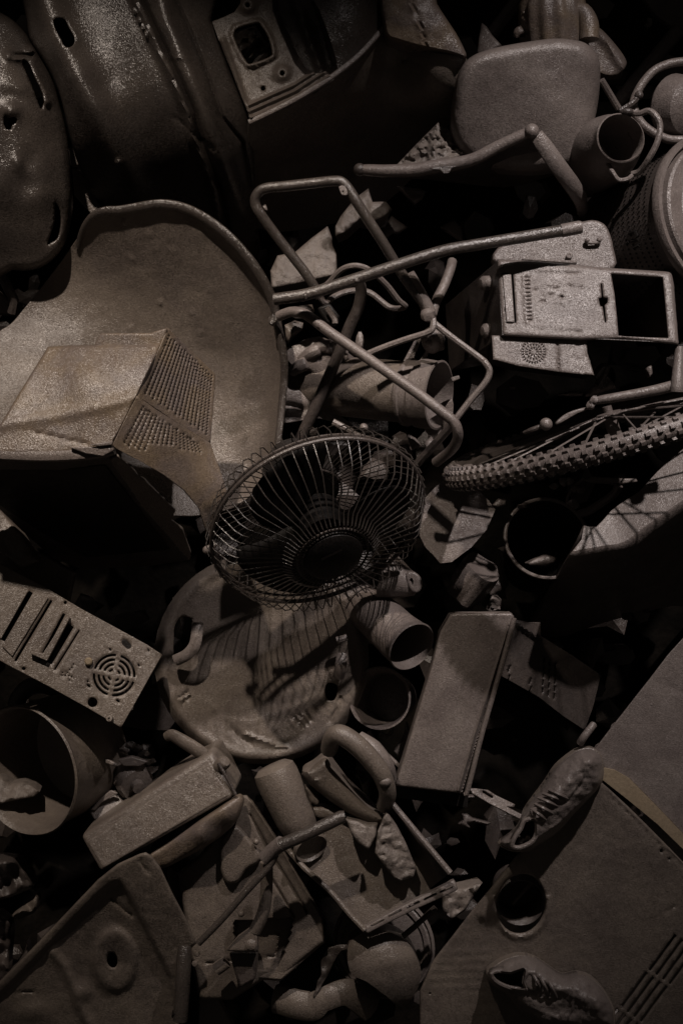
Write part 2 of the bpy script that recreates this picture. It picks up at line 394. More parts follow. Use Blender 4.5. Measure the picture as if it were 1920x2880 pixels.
for (x, y) in ((383, 30), (395, 55), (405, 75), (414, 92)):
    zz = float(zf(X([x*1.]), X([y*1.]), X([99.]))[0]); ball(m, P(x, y, zz), .006, (1, 1.4, .6), n=8, bump=.4, seed=x)
part('weld_beads', m, CG, t, kind='stuff')

# ------------------------------------------------------------------ car rear body part with lamp recess
t = thing('car_rear_quarter', 'torn off car rear corner with square lamp opening and bright lip', 'car body')
sq = smooth(Z2((205, 175), (230, 145), (335, 115), (365, 130), (410, 200), (432, 285), (418, 320), (310, 362), (275, 350), (240, 290), (205, 215)), 2)
o = Z2((-20, -60), (20, 40), (90, 118), (145, 98), (215, 65), (245, 30), (262, -60), (430, -60), (425, 60), (470, 180), (545, 350), (612, 432), (735, 428), (760, 440), (310, 675), (262, 560), (200, 400), (120, 220), (40, 100))
o2 = Z2((90, 118), (150, 96), (215, 65), (245, 20), (262, -80), (420, -80), (425, 60), (470, 180), (545, 350), (600, 410), (720, 398), (765, 436), (560, 560), (312, 675), (262, 560), (200, 400), (130, 225))
pf = plane((600, 60, .398), (700, 345, .43), (860, 215, .418))
def zf(X, Y, E):
    z = pf(X, Y)+.0015*nz(X, Y, 20, 7)
    for cx, cy, h in ((478, 402, .012), (287, 25, .014)):
        (x, y), = Z2((cx, cy)); z += h*np.clip(1.6*gau(X, Y, x, y, 20)-.8*gau(X, Y, x, y, 9), 0, 1)
    (x, y), = Z2((335, 400)); z += -.006*(gau(X, Y, x, y, 16)-gau(X, Y, x, y+6, 10))
    z += .008*line(X, Y, sq+sq[:1], 5)
    for q in (4, 24, 42): z += .007*line(X, Y, [(700, 338-q), (830, 280-q), (935, 212-q)], 4.5)
    z += .010*line(X, Y, Z2((150, 220), (225, 420), (300, 640)), 6)
    return z
part('recess_panel', relief(M(), o2, zf, [sq, ell(793.9, 205, 7, 8, n=10), ell(740, 247.5, 7, 8, n=10), ell(696.5, 13, 7, 8, n=10)], step=7, feats=[([(700, 338-q), (830, 280-q), (935, 212-q)], 4) for q in (4, 24, 42)]+[(Z2((150, 220), (225, 420), (300, 640)), 4)]), CL, t, solid=.005, ang=50)
o3 = Z2((420, -80), (640, -80), (690, 60), (740, 200), (790, 390), (730, 440), (612, 432), (545, 350), (470, 180), (425, 60))
def zf(X, Y, E): return pf(X, Y)-.05+.012*line(X, Y, Z2((520, -80), (640, 250), (700, 400)), 14)+.05*np.exp(-(E/9)**2)*(Y > 0)+.002*nz(X, Y, 20, 1)
part('channel', relief(M(), o3, zf, step=8), CD, t, solid=.004)
o4 = smooth(Z2((640, -80), (680, 50), (735, 200), (775, 330), (790, 395), (860, 350), (960, 250), (1035, 155), (1028, 90), (1015, -80)), 3)
b4 = tps([(880, -40, .43), (915, 80, .435), (948, 200, .415), (1000, -40, .42), (1010, 80, .415), (1068, -40, .37), (1078, 76, .36), (1000, 165, .40)])
part('side_panel', relief(M(), o4, lambda X, Y, E: b4(X, Y)+.002*nz(X, Y, 40, 2), step=9), CG, t, solid=.004)
lipl = [(700, 344), (760, 316), (830, 280), (900, 238), (946, 206), (1000, 163), (1040, 122), (1078, 78)]
lz = [.43, .432, .43, .422, .415, .40, .385, .365]
m = M(); tube(m, zp(lipl, [q+.002 for q in lz]), .0055, 8, 4, flat=.8); part('lip', m, CM, t)
o5 = smooth(lipl[::1]+[(1095, 110), (1180, 140), (1270, 155), (1312, 165), (1300, 240), (1270, 330), (1220, 420), (1160, 500), (1050, 590), (880, 640), (722, 640), (712, 480)], 3)
b5 = tps([(x, y, q-.012) for (x, y), q in zip(lipl, lz)]+[(705, 400, .36), (800, 400, .30), (900, 340, .30), (1000, 270, .30), (1090, 180, .31), (1200, 180, .365), (1305, 180, .36), (720, 560, .08), (880, 560, .06), (1000, 470, .06), (1120, 370, .16), (1230, 300, .28), (1290, 260, .32), (1050, 590, -.02), (1200, 450, .0)])
part('lower_panel', relief(M(), o5, lambda X, Y, E: b5(X, Y)+.002*nz(X, Y, 50, 2)-.006*line(X, Y, Z2((1120, 320), (1230, 350), (1250, 400)), 5)-.02*gau(X, Y, 830, 450, 90, 36, -15), step=12), CL, t, solid=.004)
o6 = smooth(Z2((1030, -80), (1300, -80), (1330, 20), (1400, 130), (1450, 210), (1492, 318), (1400, 295), (1230, 260), (1110, 225), (1060, 205), (1035, 140)), 3)
b6 = tps([(1075, -40, .40), (1220, -40, .40), (1080, 80, .40), (1095, 110, .405), (1200, 130, .405), (1308, 160, .39), (1270, 80, .40), (1180, 40, .42)])
part('lamp_lens', relief(M(), o6, lambda X, Y, E: b6(X, Y)+edge_round(E, 10, .02)-.006*line(X, Y, Z2((1170, -80), (1200, 40), (1245, 150), (1270, 260)), 4)+.003*line(X, Y, Z2((1160, -80), (1185, 40), (1230, 150), (1250, 250)), 4)+.002*nz(X, Y, 30, 8), step=9, skirt=.05), CO, t)

# crumpled thing seen through the lamp opening
chunk('crumpled_foil', Z2((180, 190), (330, 140), (440, 300), (300, 390), (230, 330)), .31, .05, .016, CL, 'crumpled lump seen through the square opening of the car panel', 'scrap', seed=5)
m = M(); ctube(m, Z2((250, 350), (350, 210)), .345, .006, 6, 0); part('thin_rod', m, CD, label='thinner left one of two dark diagonal rods behind the square car panel opening', cat='rod', group='rods behind the lamp opening')
m = M(); ctube(m, Z2((330, 360), (420, 250)), .34, .008, 6, 0); part('thin_rod', m, CD, label='thicker right one of two dark diagonal rods behind the square car panel opening', cat='rod', group='rods behind the lamp opening')

# ------------------------------------------------------------------ top right: chair seat, broken chair, block, bottle, soles
t = thing('chair_backrest', 'smooth rounded chair backrest leaning at the upper right', 'chair back')
o = smooth(Z3((200, 385), (285, 330), (430, 290), (620, 258), (760, 242), (870, 250), (950, 270), (1010, 320), (1040, 385), (1046, 480), (1035, 620), (1010, 760), (970, 900), (925, 1000), (880, 1050), (820, 1065), (600, 1090), (300, 1060), (190, 985), (130, 900), (105, 800), (110, 690), (128, 560), (152, 465)), 3)
b = tps([(1290, 200, .42), (1480, 120, .425), (1650, 130, .41), (1270, 330, .38), (1670, 280, .37), (1620, 460, .335), (1310, 450, .335), (1470, 280, .395), (1560, 300, .39)])
part('shell', relief(M(), o, lambda X, Y, E: b(X, Y)+edge_round(E, 34, .03)-.006*gau(X, Y, 1450, 300, 120)+.001*nz(X, Y, 40), step=10, skirt=.025), CM, t)
m = M(); tube(m, [P(1690, 225, .33), P(1738, 305, .30)], .007, 8); part('support_rod', m, CM, t)

t = thing('broken_armchair', 'broken chair arm with dark torn shell and a knob at its top', 'chair')
arm = Z2((905, 935), (950, 937), (1050, 942), (1200, 938), (1300, 922), (1420, 905))+Z3((250, 1003), (400, 925), (520, 868), (600, 830))
az = [.37, .375, .38, .385, .39, .395, .405, .415, .425, .43]
m = M(); ctube(m, arm, az, [.009, .011, .012, .013, .0135, .013, .012, .0115, .011, .0105], 10, 4); part('arm_rail', m, CM, t)
m = M(); ball(m, P(1011, 477, .372), .0125, n=14); part('end_cap', m, CD, t)
m = M(); ball(m, P(1494, 369, .435), .0145, n=16); part('knob', m, CM, t)
m = M(); ctube(m, Z3((640, 850), (700, 930), (790, 1060), (870, 1170), (920, 1260), (935, 1340)), [.43, .425, .41, .38, .34, .29], [.014, .016, .017, .017, .015, .011], 10, 4, flat=.6); part('leg', m, CM, t)
o = smooth([(x, y+6) for x, y in arm[1:]]+Z3((660, 900), (740, 1010), (770, 1090), (700, 1120), (600, 1150), (440, 1180), (200, 1160), (-60, 1130), (-200, 1130), (-330, 1120)), 2)
b = tps([(x, y, z-.012) for (x, y), z in zip(arm[1:], az[1:])]+[(1550, 480, .29), (1480, 510, .24), (1400, 520, .21), (1250, 515, .25), (1100, 500, .30), (1500, 420, .36), (1350, 480, .32), (1080, 488, .36)])
tear = -.0
part('torn_shell', relief(M(), o, lambda X, Y, E: b(X, Y)+.004*nz(X, Y, 22, 3), step=9), CD, t, solid=.004)
m = M(); relief(m, Z3((-30, 1062), (40, 1072), (60, 1092), (95, 1088), (110, 1060), (150, 1045), (60, 1045)), lambda X, Y, E: .407, step=8); part('torn_flap', m, CD, t, solid=.003)

chunk('foam_block', Z2((1335, 675), (1390, 710), (1440, 755), (1478, 830), (1462, 862), (1300, 905), (1180, 920), (1110, 905), (1220, 790)), .33, .12, .015, CR, 'rough pitted block wedged left of the chair backrest', 'block', seed=2, tilt=(.01, .03), step=5)

t = thing('ribbed_bottle', 'ribbed plastic bottle standing behind the chair backrest', 'bottle')
m = M(); ax = (P(1560, 160, .28)-P(1545, -60, .33))
lathe(m, P(1548, -30, .33), ax, [(.0, -.03), (.02, -.03), (.024, -.012), (.045, .0), (.062, .02), (.066, .05), (.066, .15), (.06, .17)], 72, flute=.045, fn=13); part('body', m, CO, t)
m = M()
for (x, y) in Z3((575, 75), (585, 120), (530, 205), (600, 95)): ball(m, P(x, y, .33), .011, n=10, bump=.5, seed=x)
part('clasp', m, CO, t, ang=50)
m = M(); ctube(m, Z3((860, 60), (930, 75), (970, 150), (975, 250)), .35, [.012, .018, .02, .02], 10, 4); part('handle', m, CO, t)

t = thing('shoe_sole', 'flat rounded shoe sole sticking out right of the backrest', 'shoe sole')
o = smooth(Z3((900, 120), (985, 142), (1060, 190), (1150, 290), (1205, 370), (1208, 415), (1170, 470), (1100, 480), (1040, 462), (940, 400)), 3)
part('sole', relief(M(), o, lambda X, Y, E: .30+edge_round(E, 8, .008)-.0005*(X-1700)*.3+.012*line(X, Y, Z3((985, 160), (1100, 270), (1190, 420)), 16), step=8, skirt=.02), CO, t)
chunk('broken_shard', Z3((298, 142), (330, 165), (365, 220), (425, 285), (350, 330), (268, 345), (280, 240)), .28, .04, .002, CM, 'pointed flat shard beside the car tail lamp', 'shard', tilt=(.02, .02))
m = M(); tube(m, [P(1500, -60, .2), P(1370, 110, .16)], .014, 10); part('leaning_pipe', m, CD, label='dark pipe leaning left of the ribbed bottle', cat='pipe')
m = M(); tube(m, [P(1910, 80, .16), P(1735, 290, .08)], [.016, .016], 10); part('leaning_pipe', m, CD, label='dark pipe slanting above the jug, upper right', cat='pipe')
m = M(); slab(m, Z3((1290, -60), (1650, -60), (1650, 200), (1500, 180), (1380, 80)), .1, .02); part('dim_board', m, CD, bevel=.003, label='dim flat board in the top right corner', cat='board')

# ------------------------------------------------------------------ jug with bail
t = thing('metal_jug', 'round metal jug with open mouth and wire bail handle', 'jug')
A = Vector((.17, .04, .98)).normalized(); c0 = P(1744, 388, .43)
m = M(); lathe(m, c0, A, [(.0, -.22), (.05, -.22), (.062, -.205), (.066, -.12), (.064, -.07), (.058, -.04), (.049, -.022), (.046, -.006), (.0475, 0), (.045, .002), (.0425, -.004), (.042, -.03), (.05, -.08), (.052, -.19), (0, -.2)], 40); part('body', m, CM, t)
m = M(); ctube(m, Z3((1215, 702), (1290, 715), (1350, 698), (1400, 735), (1422, 800), (1402, 900), (1350, 1000), (1295, 1078), (1245, 1098)), [.42, .43, .44, .45, .45, .45, .44, .42, .41], .006, 8, 5); part('bail_handle', m, CM, t)
m = M(); ctube(m, Z3((1030, 1032), (1085, 1030), (1120, 1080), (1160, 1132), (1215, 1128), (1252, 1100)), [.40, .41, .42, .42, .42, .41], .0045, 8, 5); part('bracket', m, CM, t)
m = M(); ball(m, P(1763, 314, .43), .009, (1.3, .8, .8), 10); part('latch', m, CD, t)

# ------------------------------------------------------------------ headphones
t = thing('headphones', 'old headphones with a round band and one cup, at the right edge', 'headphones')
m = M(); ctube(m, Z3((1640, 385), (1568, 388), (1480, 402), (1390, 442), (1325, 508), (1282, 575), (1256, 645), (1268, 715), (1310, 782), (1372, 832), (1430, 862), (1500, 882), (1640, 880)), .38, .0085, 10, 4); part('headband', m, CM, t)
m = M(); lathe(m, P(1905, 300, .36), (.55, -.25, .8), [(0, .045), (.03, .043), (.052, .03), (.06, .008), (.062, -.01), (.055, -.02), (0, -.02)], 28); part('ear_cup', m, CM, t)
m = M(); ctube(m, Z3((1168, 700), (1215, 672), (1262, 640), (1290, 598)), .40, .0055, 8, 4); ball(m, P(*Z3((1288, 600))[0], .40), .009, n=10); part('cable', m, CD, t)

# ------------------------------------------------------------------ perforated drum
t = thing('perforated_drum', 'perforated metal drum with stepped rim, cut by the right edge', 'drum')
A = Vector((.46, .16, .87)).normalized(); c0 = P(2045, 610, .38)
m = M(); lathe(m, c0, A, [(.165, -.27), (.165, -.02)], 64); sd = part('side_wall', m, CD, t)
m = M(); lathe(m, c0, A, [(.165, -.022), (.170, -.018), (.172, -.008), (.168, 0), (.160, 0), (.157, -.008), (.155, -.010), (.152, .004), (.147, .008), (.120, .008), (.117, .002), (.113, .006), (.100, .012), (.095, .002), (.06, .0), (.0, .0)], 64); part('rim', m, CM, t)
m = M(); u, v, a = frame(A)
for i in range(40):
    for k in range(13):
        an = R(120+i*3.2+(k % 2)*1.6); p = c0+(u*math.cos(an)+v*math.sin(an))*.1652-a*(.045+k*.016)
        ball(m, p, .0026, n=5)
part('perforation_dimples', m, CB, t, kind='stuff')
def surf(px, py):                 # where the pixel's ray meets the drum wall
    o_ = Vector((0, 0, H)); d_ = (P(px, py, 0)-o_).normalized(); w_ = o_-c0
    dp, wp = d_-a*d_.dot(a), w_-a*w_.dot(a); A_, B_, C_ = dp.dot(dp), 2*dp.dot(wp), wp.dot(wp)-.1655**2
    return o_+d_*((-B_-math.sqrt(max(B_*B_-4*A_*C_, 0)))/(2*A_))
m = M()
for q in (((1225, 240), (1265, 225)), ((1265, 225), (1280, 260)), ((1240, 290), (1285, 275)), ((1210, 300), (1225, 290)), ((1255, 330), (1290, 312))):
    (p0, p1) = Z5(*q)
    d = [c0]*2
    tube(m, [surf(*p0), surf(*p1)], .0032, 5)
part('stamped_mark', m, CB, t)

# ------------------------------------------------------------------ tubular walker frame
t = thing('walker_frame', 'bent tubular steel walker frame sprawled across the middle of the heap', 'walker frame')
def px_r(w, z=.48): return w*(H-z)/F
m = M(); ctube(m, [(900, 835), (860, 770), (790, 680), (735, 605), (718, 572), (722, 548), (745, 530), (800, 524), (880, 515), (940, 509), (962, 513), (982, 535), (1010, 580), (1075, 680), (1130, 770), (1180, 840), (1213, 885)], [.44, .46, .48, .50, .505, .51, .515, .52, .525, .53, .53, .53, .525, .50, .47, .45, .44], px_r(14.5), 10, 5); part('upper_loop', m, CG, t)
m = M(); ctube(m, Z4((300, 985), (340, 968), (390, 955), (450, 965), (510, 1000), (620, 1085), (760, 1180), (960, 1320), (1160, 1460), (1330, 1590), (1400, 1650), (1425, 1710), (1420, 1770), (1380, 1830), (1290, 1904)), [.42, .43, .44, .45, .455, .47, .48, .50, .52, .535, .535, .53, .51, .47, .42], px_r(15), 10, 5); part('lower_loop', m, CM, t)
m = M(); ctube(m, Z4((1115, 720), (1180, 830), (1250, 960)), [.46, .45, .44], px_r(19), 10, 0); part('sleeve', m, CM, t)
m = M(); ctube(m, Z4((1390, 640), (1378, 690), (1340, 790), (1290, 890), (1262, 980)), [.36, .38, .40, .42, .44], px_r(14.5), 10, 4); part('side_tube', m, CM, t)
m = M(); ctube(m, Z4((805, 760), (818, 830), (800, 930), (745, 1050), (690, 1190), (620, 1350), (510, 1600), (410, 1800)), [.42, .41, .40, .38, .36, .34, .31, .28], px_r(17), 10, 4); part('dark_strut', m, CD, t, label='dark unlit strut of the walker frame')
m = M(); ctube(m, Z4((1240, 960), (1268, 1000), (1270, 1050), (1240, 1085), (1100, 1130), (960, 1180), (850, 1225)), [.445, .45, .455, .455, .45, .445, .44], px_r(9.5), 8, 5); part('thin_tube', m, CM, t)
m = M(); ctube(m, Z4((1280, 1030), (1380, 1110), (1568, 1250), (1600, 1280), (1625, 1330), (1600, 1400), (1500, 1520), (1400, 1650)), [.44, .45, .46, .465, .465, .465, .46, .46], px_r(9.5), 8, 5); part('thin_tube', m, CM, t)
m = M(); ctube(m, Z4((1400, 1660), (1300, 1770), (1200, 1880), (1150, 1940)), [.45, .42, .40, .38], px_r(12), 8, 0); part('brace', m, CD, t)
m = M(); ball(m, P(*Z4((1240, 975))[0], .45), px_r(22, .45), (1, 1, .8), 12, .25, 3); part('joint', m, CM, t)
m = M(); relief(m, smooth(Z4((680, 165), (715, 165), (735, 215), (700, 220), (685, 195)), 2), lambda X, Y, E: .543, [ell(*Z4((704, 200))[0], 2.6, 2.6, n=6)], step=6); part('lug', m, CM, t, solid=.004)
m = M(); relief(m, smooth(Z4((185, 235), (205, 250), (230, 315), (210, 310), (190, 270)), 2), lambda X, Y, E: .50, step=6); part('lug', m, CM, t, solid=.004)

t = thing('handlebar_tube', 'long straight tube with a flattened grip end lying across the walker frame', 'tube')
m = M(); ctube(m, [(770, 842), (862, 828), (960, 798), (1110, 748), (1240, 707), (1330, 690), (1450, 670), (1600, 645)], [.495, .50, .505, .51, .51, .505, .495, .48], [px_r(17)]*8, 12, 4); part('tube', m, CG, t)
m = M(); ctube(m, Z5((800, 222), (915, 200), (928, 198)), .483, [px_r(19), px_r(19), px_r(17)], 12, 0); part('grip', m, CM, t)
m = M()
for (x, y) in Z4((470, 860), (790, 755)): ball(m, P(x, y, .528), .006, n=8, bump=.5, seed=x)
part('rivet', m, CG, t)

# ------------------------------------------------------------------ stones, hoop and bits seen through the frame
chunk('stone_slab', N4((-60, 720), (90, 690), (230, 570), (365, 470), (400, 560), (410, 640), (440, 700), (445, 880), (250, 930), (60, 970), (-110, 1000), (-120, 850)), .25, .10, .004, CR, 'grey stone slab seen inside the upper loop of the walker frame', 'stone slab', tilt=(0, .02), seed=3)
chunk('stone_slab', N4((430, 470), (480, 380), (600, 230), (710, 150), (745, 265), (860, 262), (912, 330), (880, 380), (760, 430), (640, 410), (520, 520), (430, 560)), .24, .10, .006, CR, 'notched stone slab under the right tube of the walker loop', 'stone slab', tilt=(0, .02), seed=8)
chunk('flat_shard', N4((770, 490), (850, 480), (905, 380), (1045, 480), (975, 525), (910, 530), (850, 590)), .14, .02, .001, CM, 'pale notched shard right of the stone slabs', 'shard', tilt=(0, .03))
chunk('flat_shard', N4((1318, 475), (1430, 412), (1498, 480), (1515, 608)), .16, .02, .001, CM, 'pale pointed shard above the long tube', 'shard', tilt=(0, .03))
chunk('flat_shard', N4((950, 130), (1150, 155), (1195, 180), (1170, 240), (1105, 285), (1040, 220)), .18, .02, .003, CM, 'small pale scrap below the broken chair arm', 'scrap', tilt=(0, .03))
m = M(); ctube(m, Z4((560, 830), (620, 770), (690, 695), (760, 668), (830, 675), (900, 715), (980, 790), (1050, 880), (1095, 925), (1000, 930), (870, 815+20), (750, 825), (650, 860), (590, 900)), [.30, .32, .34, .35, .35, .34, .32, .30, .28, .26, .26, .27, .28, .29], .0062, 8, 5, closed=True)
part('wire_hoop', m, CM, label='thin bent wire hoop behind the long tube', cat='hoop')
t = thing('latch_block', 'small black buckle hanging under the long tube', 'buckle')
m = M(); slab(m, Z4((540, 930), (620, 900), (690, 990), (660, 1040), (600, 1030)), .36, .03); part('body', m, CB, t, bevel=.004)
m = M(); ctube(m, Z4((600, 930), (650, 1000), (655, 1030)), .375, .006, 8, 4); part('tongue', m, CM, t)
t = thing('stub_ball', 'small round ball with a stub nose below the frame joint', 'ball')
m = M(); ball(m, P(*Z4((1270, 1130))[0], .33), .024, (1, 1.15, 1), 16, .15, 2); part('ball', m, CM, t)
m = M(); ball(m, P(*Z4((1245, 1155))[0], .35), .007, n=8); ball(m, P(*Z4((1320, 1180))[0], .33), .007, (1.2, 1, .8), n=8); part('stub', m, CM, t)
m = M(); slab(m, Z4((1060, 1310), (1150, 1140), (1200, 1120), (1130, 1310)), .30, .015); part('metal_strap', m, CM, bevel=.002, label='wider metal strap leaning above the canister mouth', cat='strap', group='straps above the canister')
m = M(); slab(m, Z4((1150, 1320), (1230, 1190), (1245, 1210), (1200, 1320)), .31, .015); part('metal_strap', m, CM, bevel=.002, label='narrower metal strap under the stub-nosed ball', cat='strap', group='straps above the canister')
t = thing('work_glove', 'stiff crumpled work glove lying above the canister', 'glove')
m = M()
for pts, r in ((((375, 1340), (430, 1300), (480, 1275)), .015), (((430, 1260), (500, 1215), (560, 1190)), .014), (((480, 1225), (560, 1180), (630, 1170)), .014), (((540, 1200), (600, 1185), (650, 1190)), .013)):
    ctube(m, Z4(*pts), [.305, .32, .325], [r*.7, r, r*.95], 8, 4)
part('fingers', m, CM, t, sub=1)
m = M(); ball(m, P(*Z4((560, 1240))[0], .30), .042, (1.5, .95, .5), 16, .35, 4); part('palm', m, CM, t)
m = M(); ball(m, P(*Z4((810, 1145))[0], .29), .012, (.7, 1.7, .8), 10, .2); part('pebble', m, CM, label='small upright pebble beside the lower tube of the walker', cat='pebble')
m = M(); ball(m, P(*Z4((835, 1685))[0], .33), .0088, n=12); part('marble', m, CM, label='small round ball just above the fan cage', cat='ball')
chunk('lumpy_scrap', Z4((320, 950), (400, 920), (510, 910), (525, 950), (480, 990), (400, 990)), .37, .03, .006, CL, 'lumpy scrap tucked under the left end of the long tube', 'scrap', seed=6)
chunk('lumpy_scrap', Z4((335, 1040), (400, 1010), (455, 1025), (450, 1060), (390, 1110), (350, 1160)), .30, .03, .012, CL, 'knobbly scrap beside the basin rim, under the walker tube', 'scrap', seed=9)

# ------------------------------------------------------------------ canister
t = thing('metal_canister', 'open dented metal canister lying under the walker frame', 'canister')
pa, pb = P(*Z4((440, 1400))[0], .23), P(*Z4((1308, 1482))[0], .37); A = (pb-pa).normalized(); L = (pb-pa).length
m = M(); lathe(m, pa, A, [(0, -.02), (.03, -.018), (.05, -.005), (.058, .02), (.060, .06), (.0605, L*.6), (.060, L*.78)], 40, dent=.05, seed=2); part('body', m, CL, t)
m = M(); lathe(m, pa, A, [(.060, L*.775), (.066, L*.78), (.067, L*.80), (.064, L*.81), (.063, L*.86), (.067, L*.87), (.068, L*.9), (.066, L*.98), (.068, L), (.064, L+.001), (.060, L*.95), (.057, L*.5), (0, L*.4)], 40, dent=.02); part('collar', m, CM, t)
m = M(); slab(m, Z4((1380, 1370), (1435, 1355), (1440, 1378), (1390, 1400)), .36, .01); part('tab', m, CM, t, bevel=.002)
m = M(); relief(m, smooth(Z4((1215, 1660), (1300, 1600), (1345, 1560), (1390, 1500), (1395, 1600), (1340, 1700), (1280, 1735), (1230, 1720)), 2), lambda X, Y, E: .34+.003*nz(X, Y, 30), step=8); part('torn_flap', m, CM, t, solid=.003)

t = thing('metal_sheet', 'pale curled sheet of metal beside the fan cage and basin', 'metal sheet')
o = smooth(Z4((300, 1440), (380, 1435), (440, 1460), (495, 1520), (500, 1565), (580, 1575), (680, 1610), (760, 1665), (830, 1715), (760, 1705), (640, 1650), (520, 1625), (420, 1645), (300, 1640)), 3)
part('sheet', relief(M(), o, lambda X, Y, E: .30-.00012*(X-800)+.006*nz(X, Y, 50, 2)-.012*line(X, Y, Z4((345, 1545), (400, 1550), (450, 1570)), 8), step=8), CM, t, solid=.003)
m = M(); ctube(m, Z4((640, 1650), (740, 1700), (800, 1740), (900, 1745)), [.30, .30, .30, .30], .007, 8, 4); part('rolled_edge', m, CM, t)
for k, (q, lab) in enumerate(((((1095, 1710), (1160, 1750), (1200, 1800), (1140, 1830)), 'pale splinter under the canister mouth'), (((1210, 1780), (1260, 1740), (1300, 1800), (1250, 1870)), 'pale offcut between the fan cage and the walker tube'), (((1050, 1800), (1110, 1790), (1150, 1860), (1080, 1880)), 'small offcut against the top right of the fan rim'))):
    chunk('offcut', Z4(*q), .2, .02, .002, CM, lab, 'offcut', tilt=(0, .03), seed=k)

# ------------------------------------------------------------------ steel basin with rolled rim
t = thing('steel_basin', 'large steel basin with rolled rim holding the monitor', 'basin')
o = smooth(Z6((500, 105), (560, 76), (640, 75), (730, 62), (820, 46), (900, 42), (1000, 62), (1120, 122), (1250, 225), (1370, 365), (1450, 500), (1482, 590), (1500, 690), (1533, 860), (1535, 980), (1517, 1180), (1500, 1330), (1430, 1500), (1250, 1680), (900, 1720), (500, 1600), (150, 1420), (-160, 1350), (-160, 900), (-20, 745), (60, 690), (130, 610), (235, 480), (340, 340), (450, 180)), 3)
rim = [q for q in o]
fold = Z6((470, 160), (455, 350), (445, 640), (560, 760), (640, 900))
bb = tps([(420, 580, .425), (250, 600, .40), (600, 640, .415), (740, 820, .385), (800, 1000, .36), (790, 1250, .35), (450, 750, .352), (550, 950, .30), (650, 1100, .29), (700, 1300, .31), (235, 700, .345), (230, 880, .30), (330, 960, .29),
          (0, 900, .325), (0, 1100, .385), (-60, 1300, .42), (100, 1050, .355), (60, 840, .315), (150, 700, .335), (500, 1400, .33), (200, 1300, .36)])
def zf(X, Y, E):
    rt = np.clip((X-560)/160, 0, 1)
    z = bb(X, Y)-.002+(.001+.020*rt)*(np.exp(-(E/30)**2)-.4*np.exp(-((E-50)/40)**2))+.003*nz(X, Y, 150, 2)+.001*nz(X, Y, 40, 3)-.015*np.clip((236-X)/235, 0, 2)*np.clip((Y-560)/350, 0, 1)
    for px, py in ((450, 852), (372, 728), (565, 934), (538, 880), (367, 923), (346, 625), (640, 908), (420, 660), (485, 705)): z += .006*gau(X, Y, px, py, 4.5)
    return z
Eo = np.array
bz = lambda x, y: float(zf(np.array([x]), np.array([y]), np.array([0.]))[0])
part('shell', relief(M(), o, zf, step=9, feats=[([(236, 600), (236, 800), (236, 1000)], 4)]), CL, t, solid=.004, ang=50)
rp = catmull(Z6((425, 275), (448, 185), (495, 112), (560, 78), (640, 75), (730, 62), (820, 46), (900, 42), (1000, 62), (1120, 122), (1250, 225), (1370, 365), (1450, 500), (1482, 590), (1500, 690), (1533, 860), (1535, 980), (1517, 1180), (1500, 1330)), 3)
m = M(); tube(m, [P(x-4, y+3, bz(x, y)+.001) for x, y in rp[::2]], [.004, .006, .009, .0098, .010, .010, .010, .0098, .009, .008, .007], 10, 2, flat=.7); part('rolled_rim', m, CG, t)
m = M(); ball(m, P(*Z6((1465, 668))[0], .41), .010, (1, 1.2, .7), 8, .9, 4); part('rivet', m, CG, t, ang=50)

# ------------------------------------------------------------------ CRT monitor
t = thing('crt_monitor', 'bulky old computer monitor lying face down in the basin', 'monitor')
T0, T1, S0, S1 = (135, 975, .535), (455, 964, .555), (-90, 1190, .60), (386, 1113, .61)
F0, F1, F2 = (-90, 1268, .612), (160, 1288, .62), (318, 1258, .622)
b = tps([T0, T1, (300, 968, .553), S0, S1, (150, 1165, .602), F0, F1, F2, (0, 1090, .585), (240, 1060, .592), (420, 1040, .592), (260, 1200, .613)])
o = [(135, 975), (200, 971), (300, 969), (400, 969), (455, 964), (432, 1015), (408, 1066), (386, 1113), (360, 1165), (335, 1215), (316, 1248), (240, 1262), (150, 1268), (60, 1266), (-90, 1255), (-90, 1330), (-90, 1200), (0, 1195), (60, 1100)]
o = [(135, 975), (200, 971), (300, 969), (400, 969), (455, 964), (432, 1015), (408, 1066), (386, 1113), (360, 1165), (335, 1215), (314, 1250), (240, 1266), (150, 1274), (60, 1275), (-90, 1268), (-90, 1330), (-140, 1330), (-140, 1300), (0, 1196), (60, 1095)]
o = o[:15]+[(-140, 1260), (-60, 1250), (0, 1196), (60, 1097)]
part('top_cover', relief(M(), o, lambda X, Y, E: b(X, Y)+edge_round(E, 7, .006)+.005*line(X, Y, [(-90, 1205), (150, 1172), (300, 1140), (386, 1113)], 18)-.0035*line(X, Y, [(95, 1215), (170, 1232), (250, 1250)], 4)+.001*nz(X, Y, 50, 1), step=8, skirt=.10), CO, t)
m = M(); slab(m, [(255, 990), (282, 936), (428, 936), (434, 931), (472, 921), (456, 975), (300, 985)], lambda X, Y: .548+0*X, .12); part('rear_step', m, CO, t, bevel=.004)
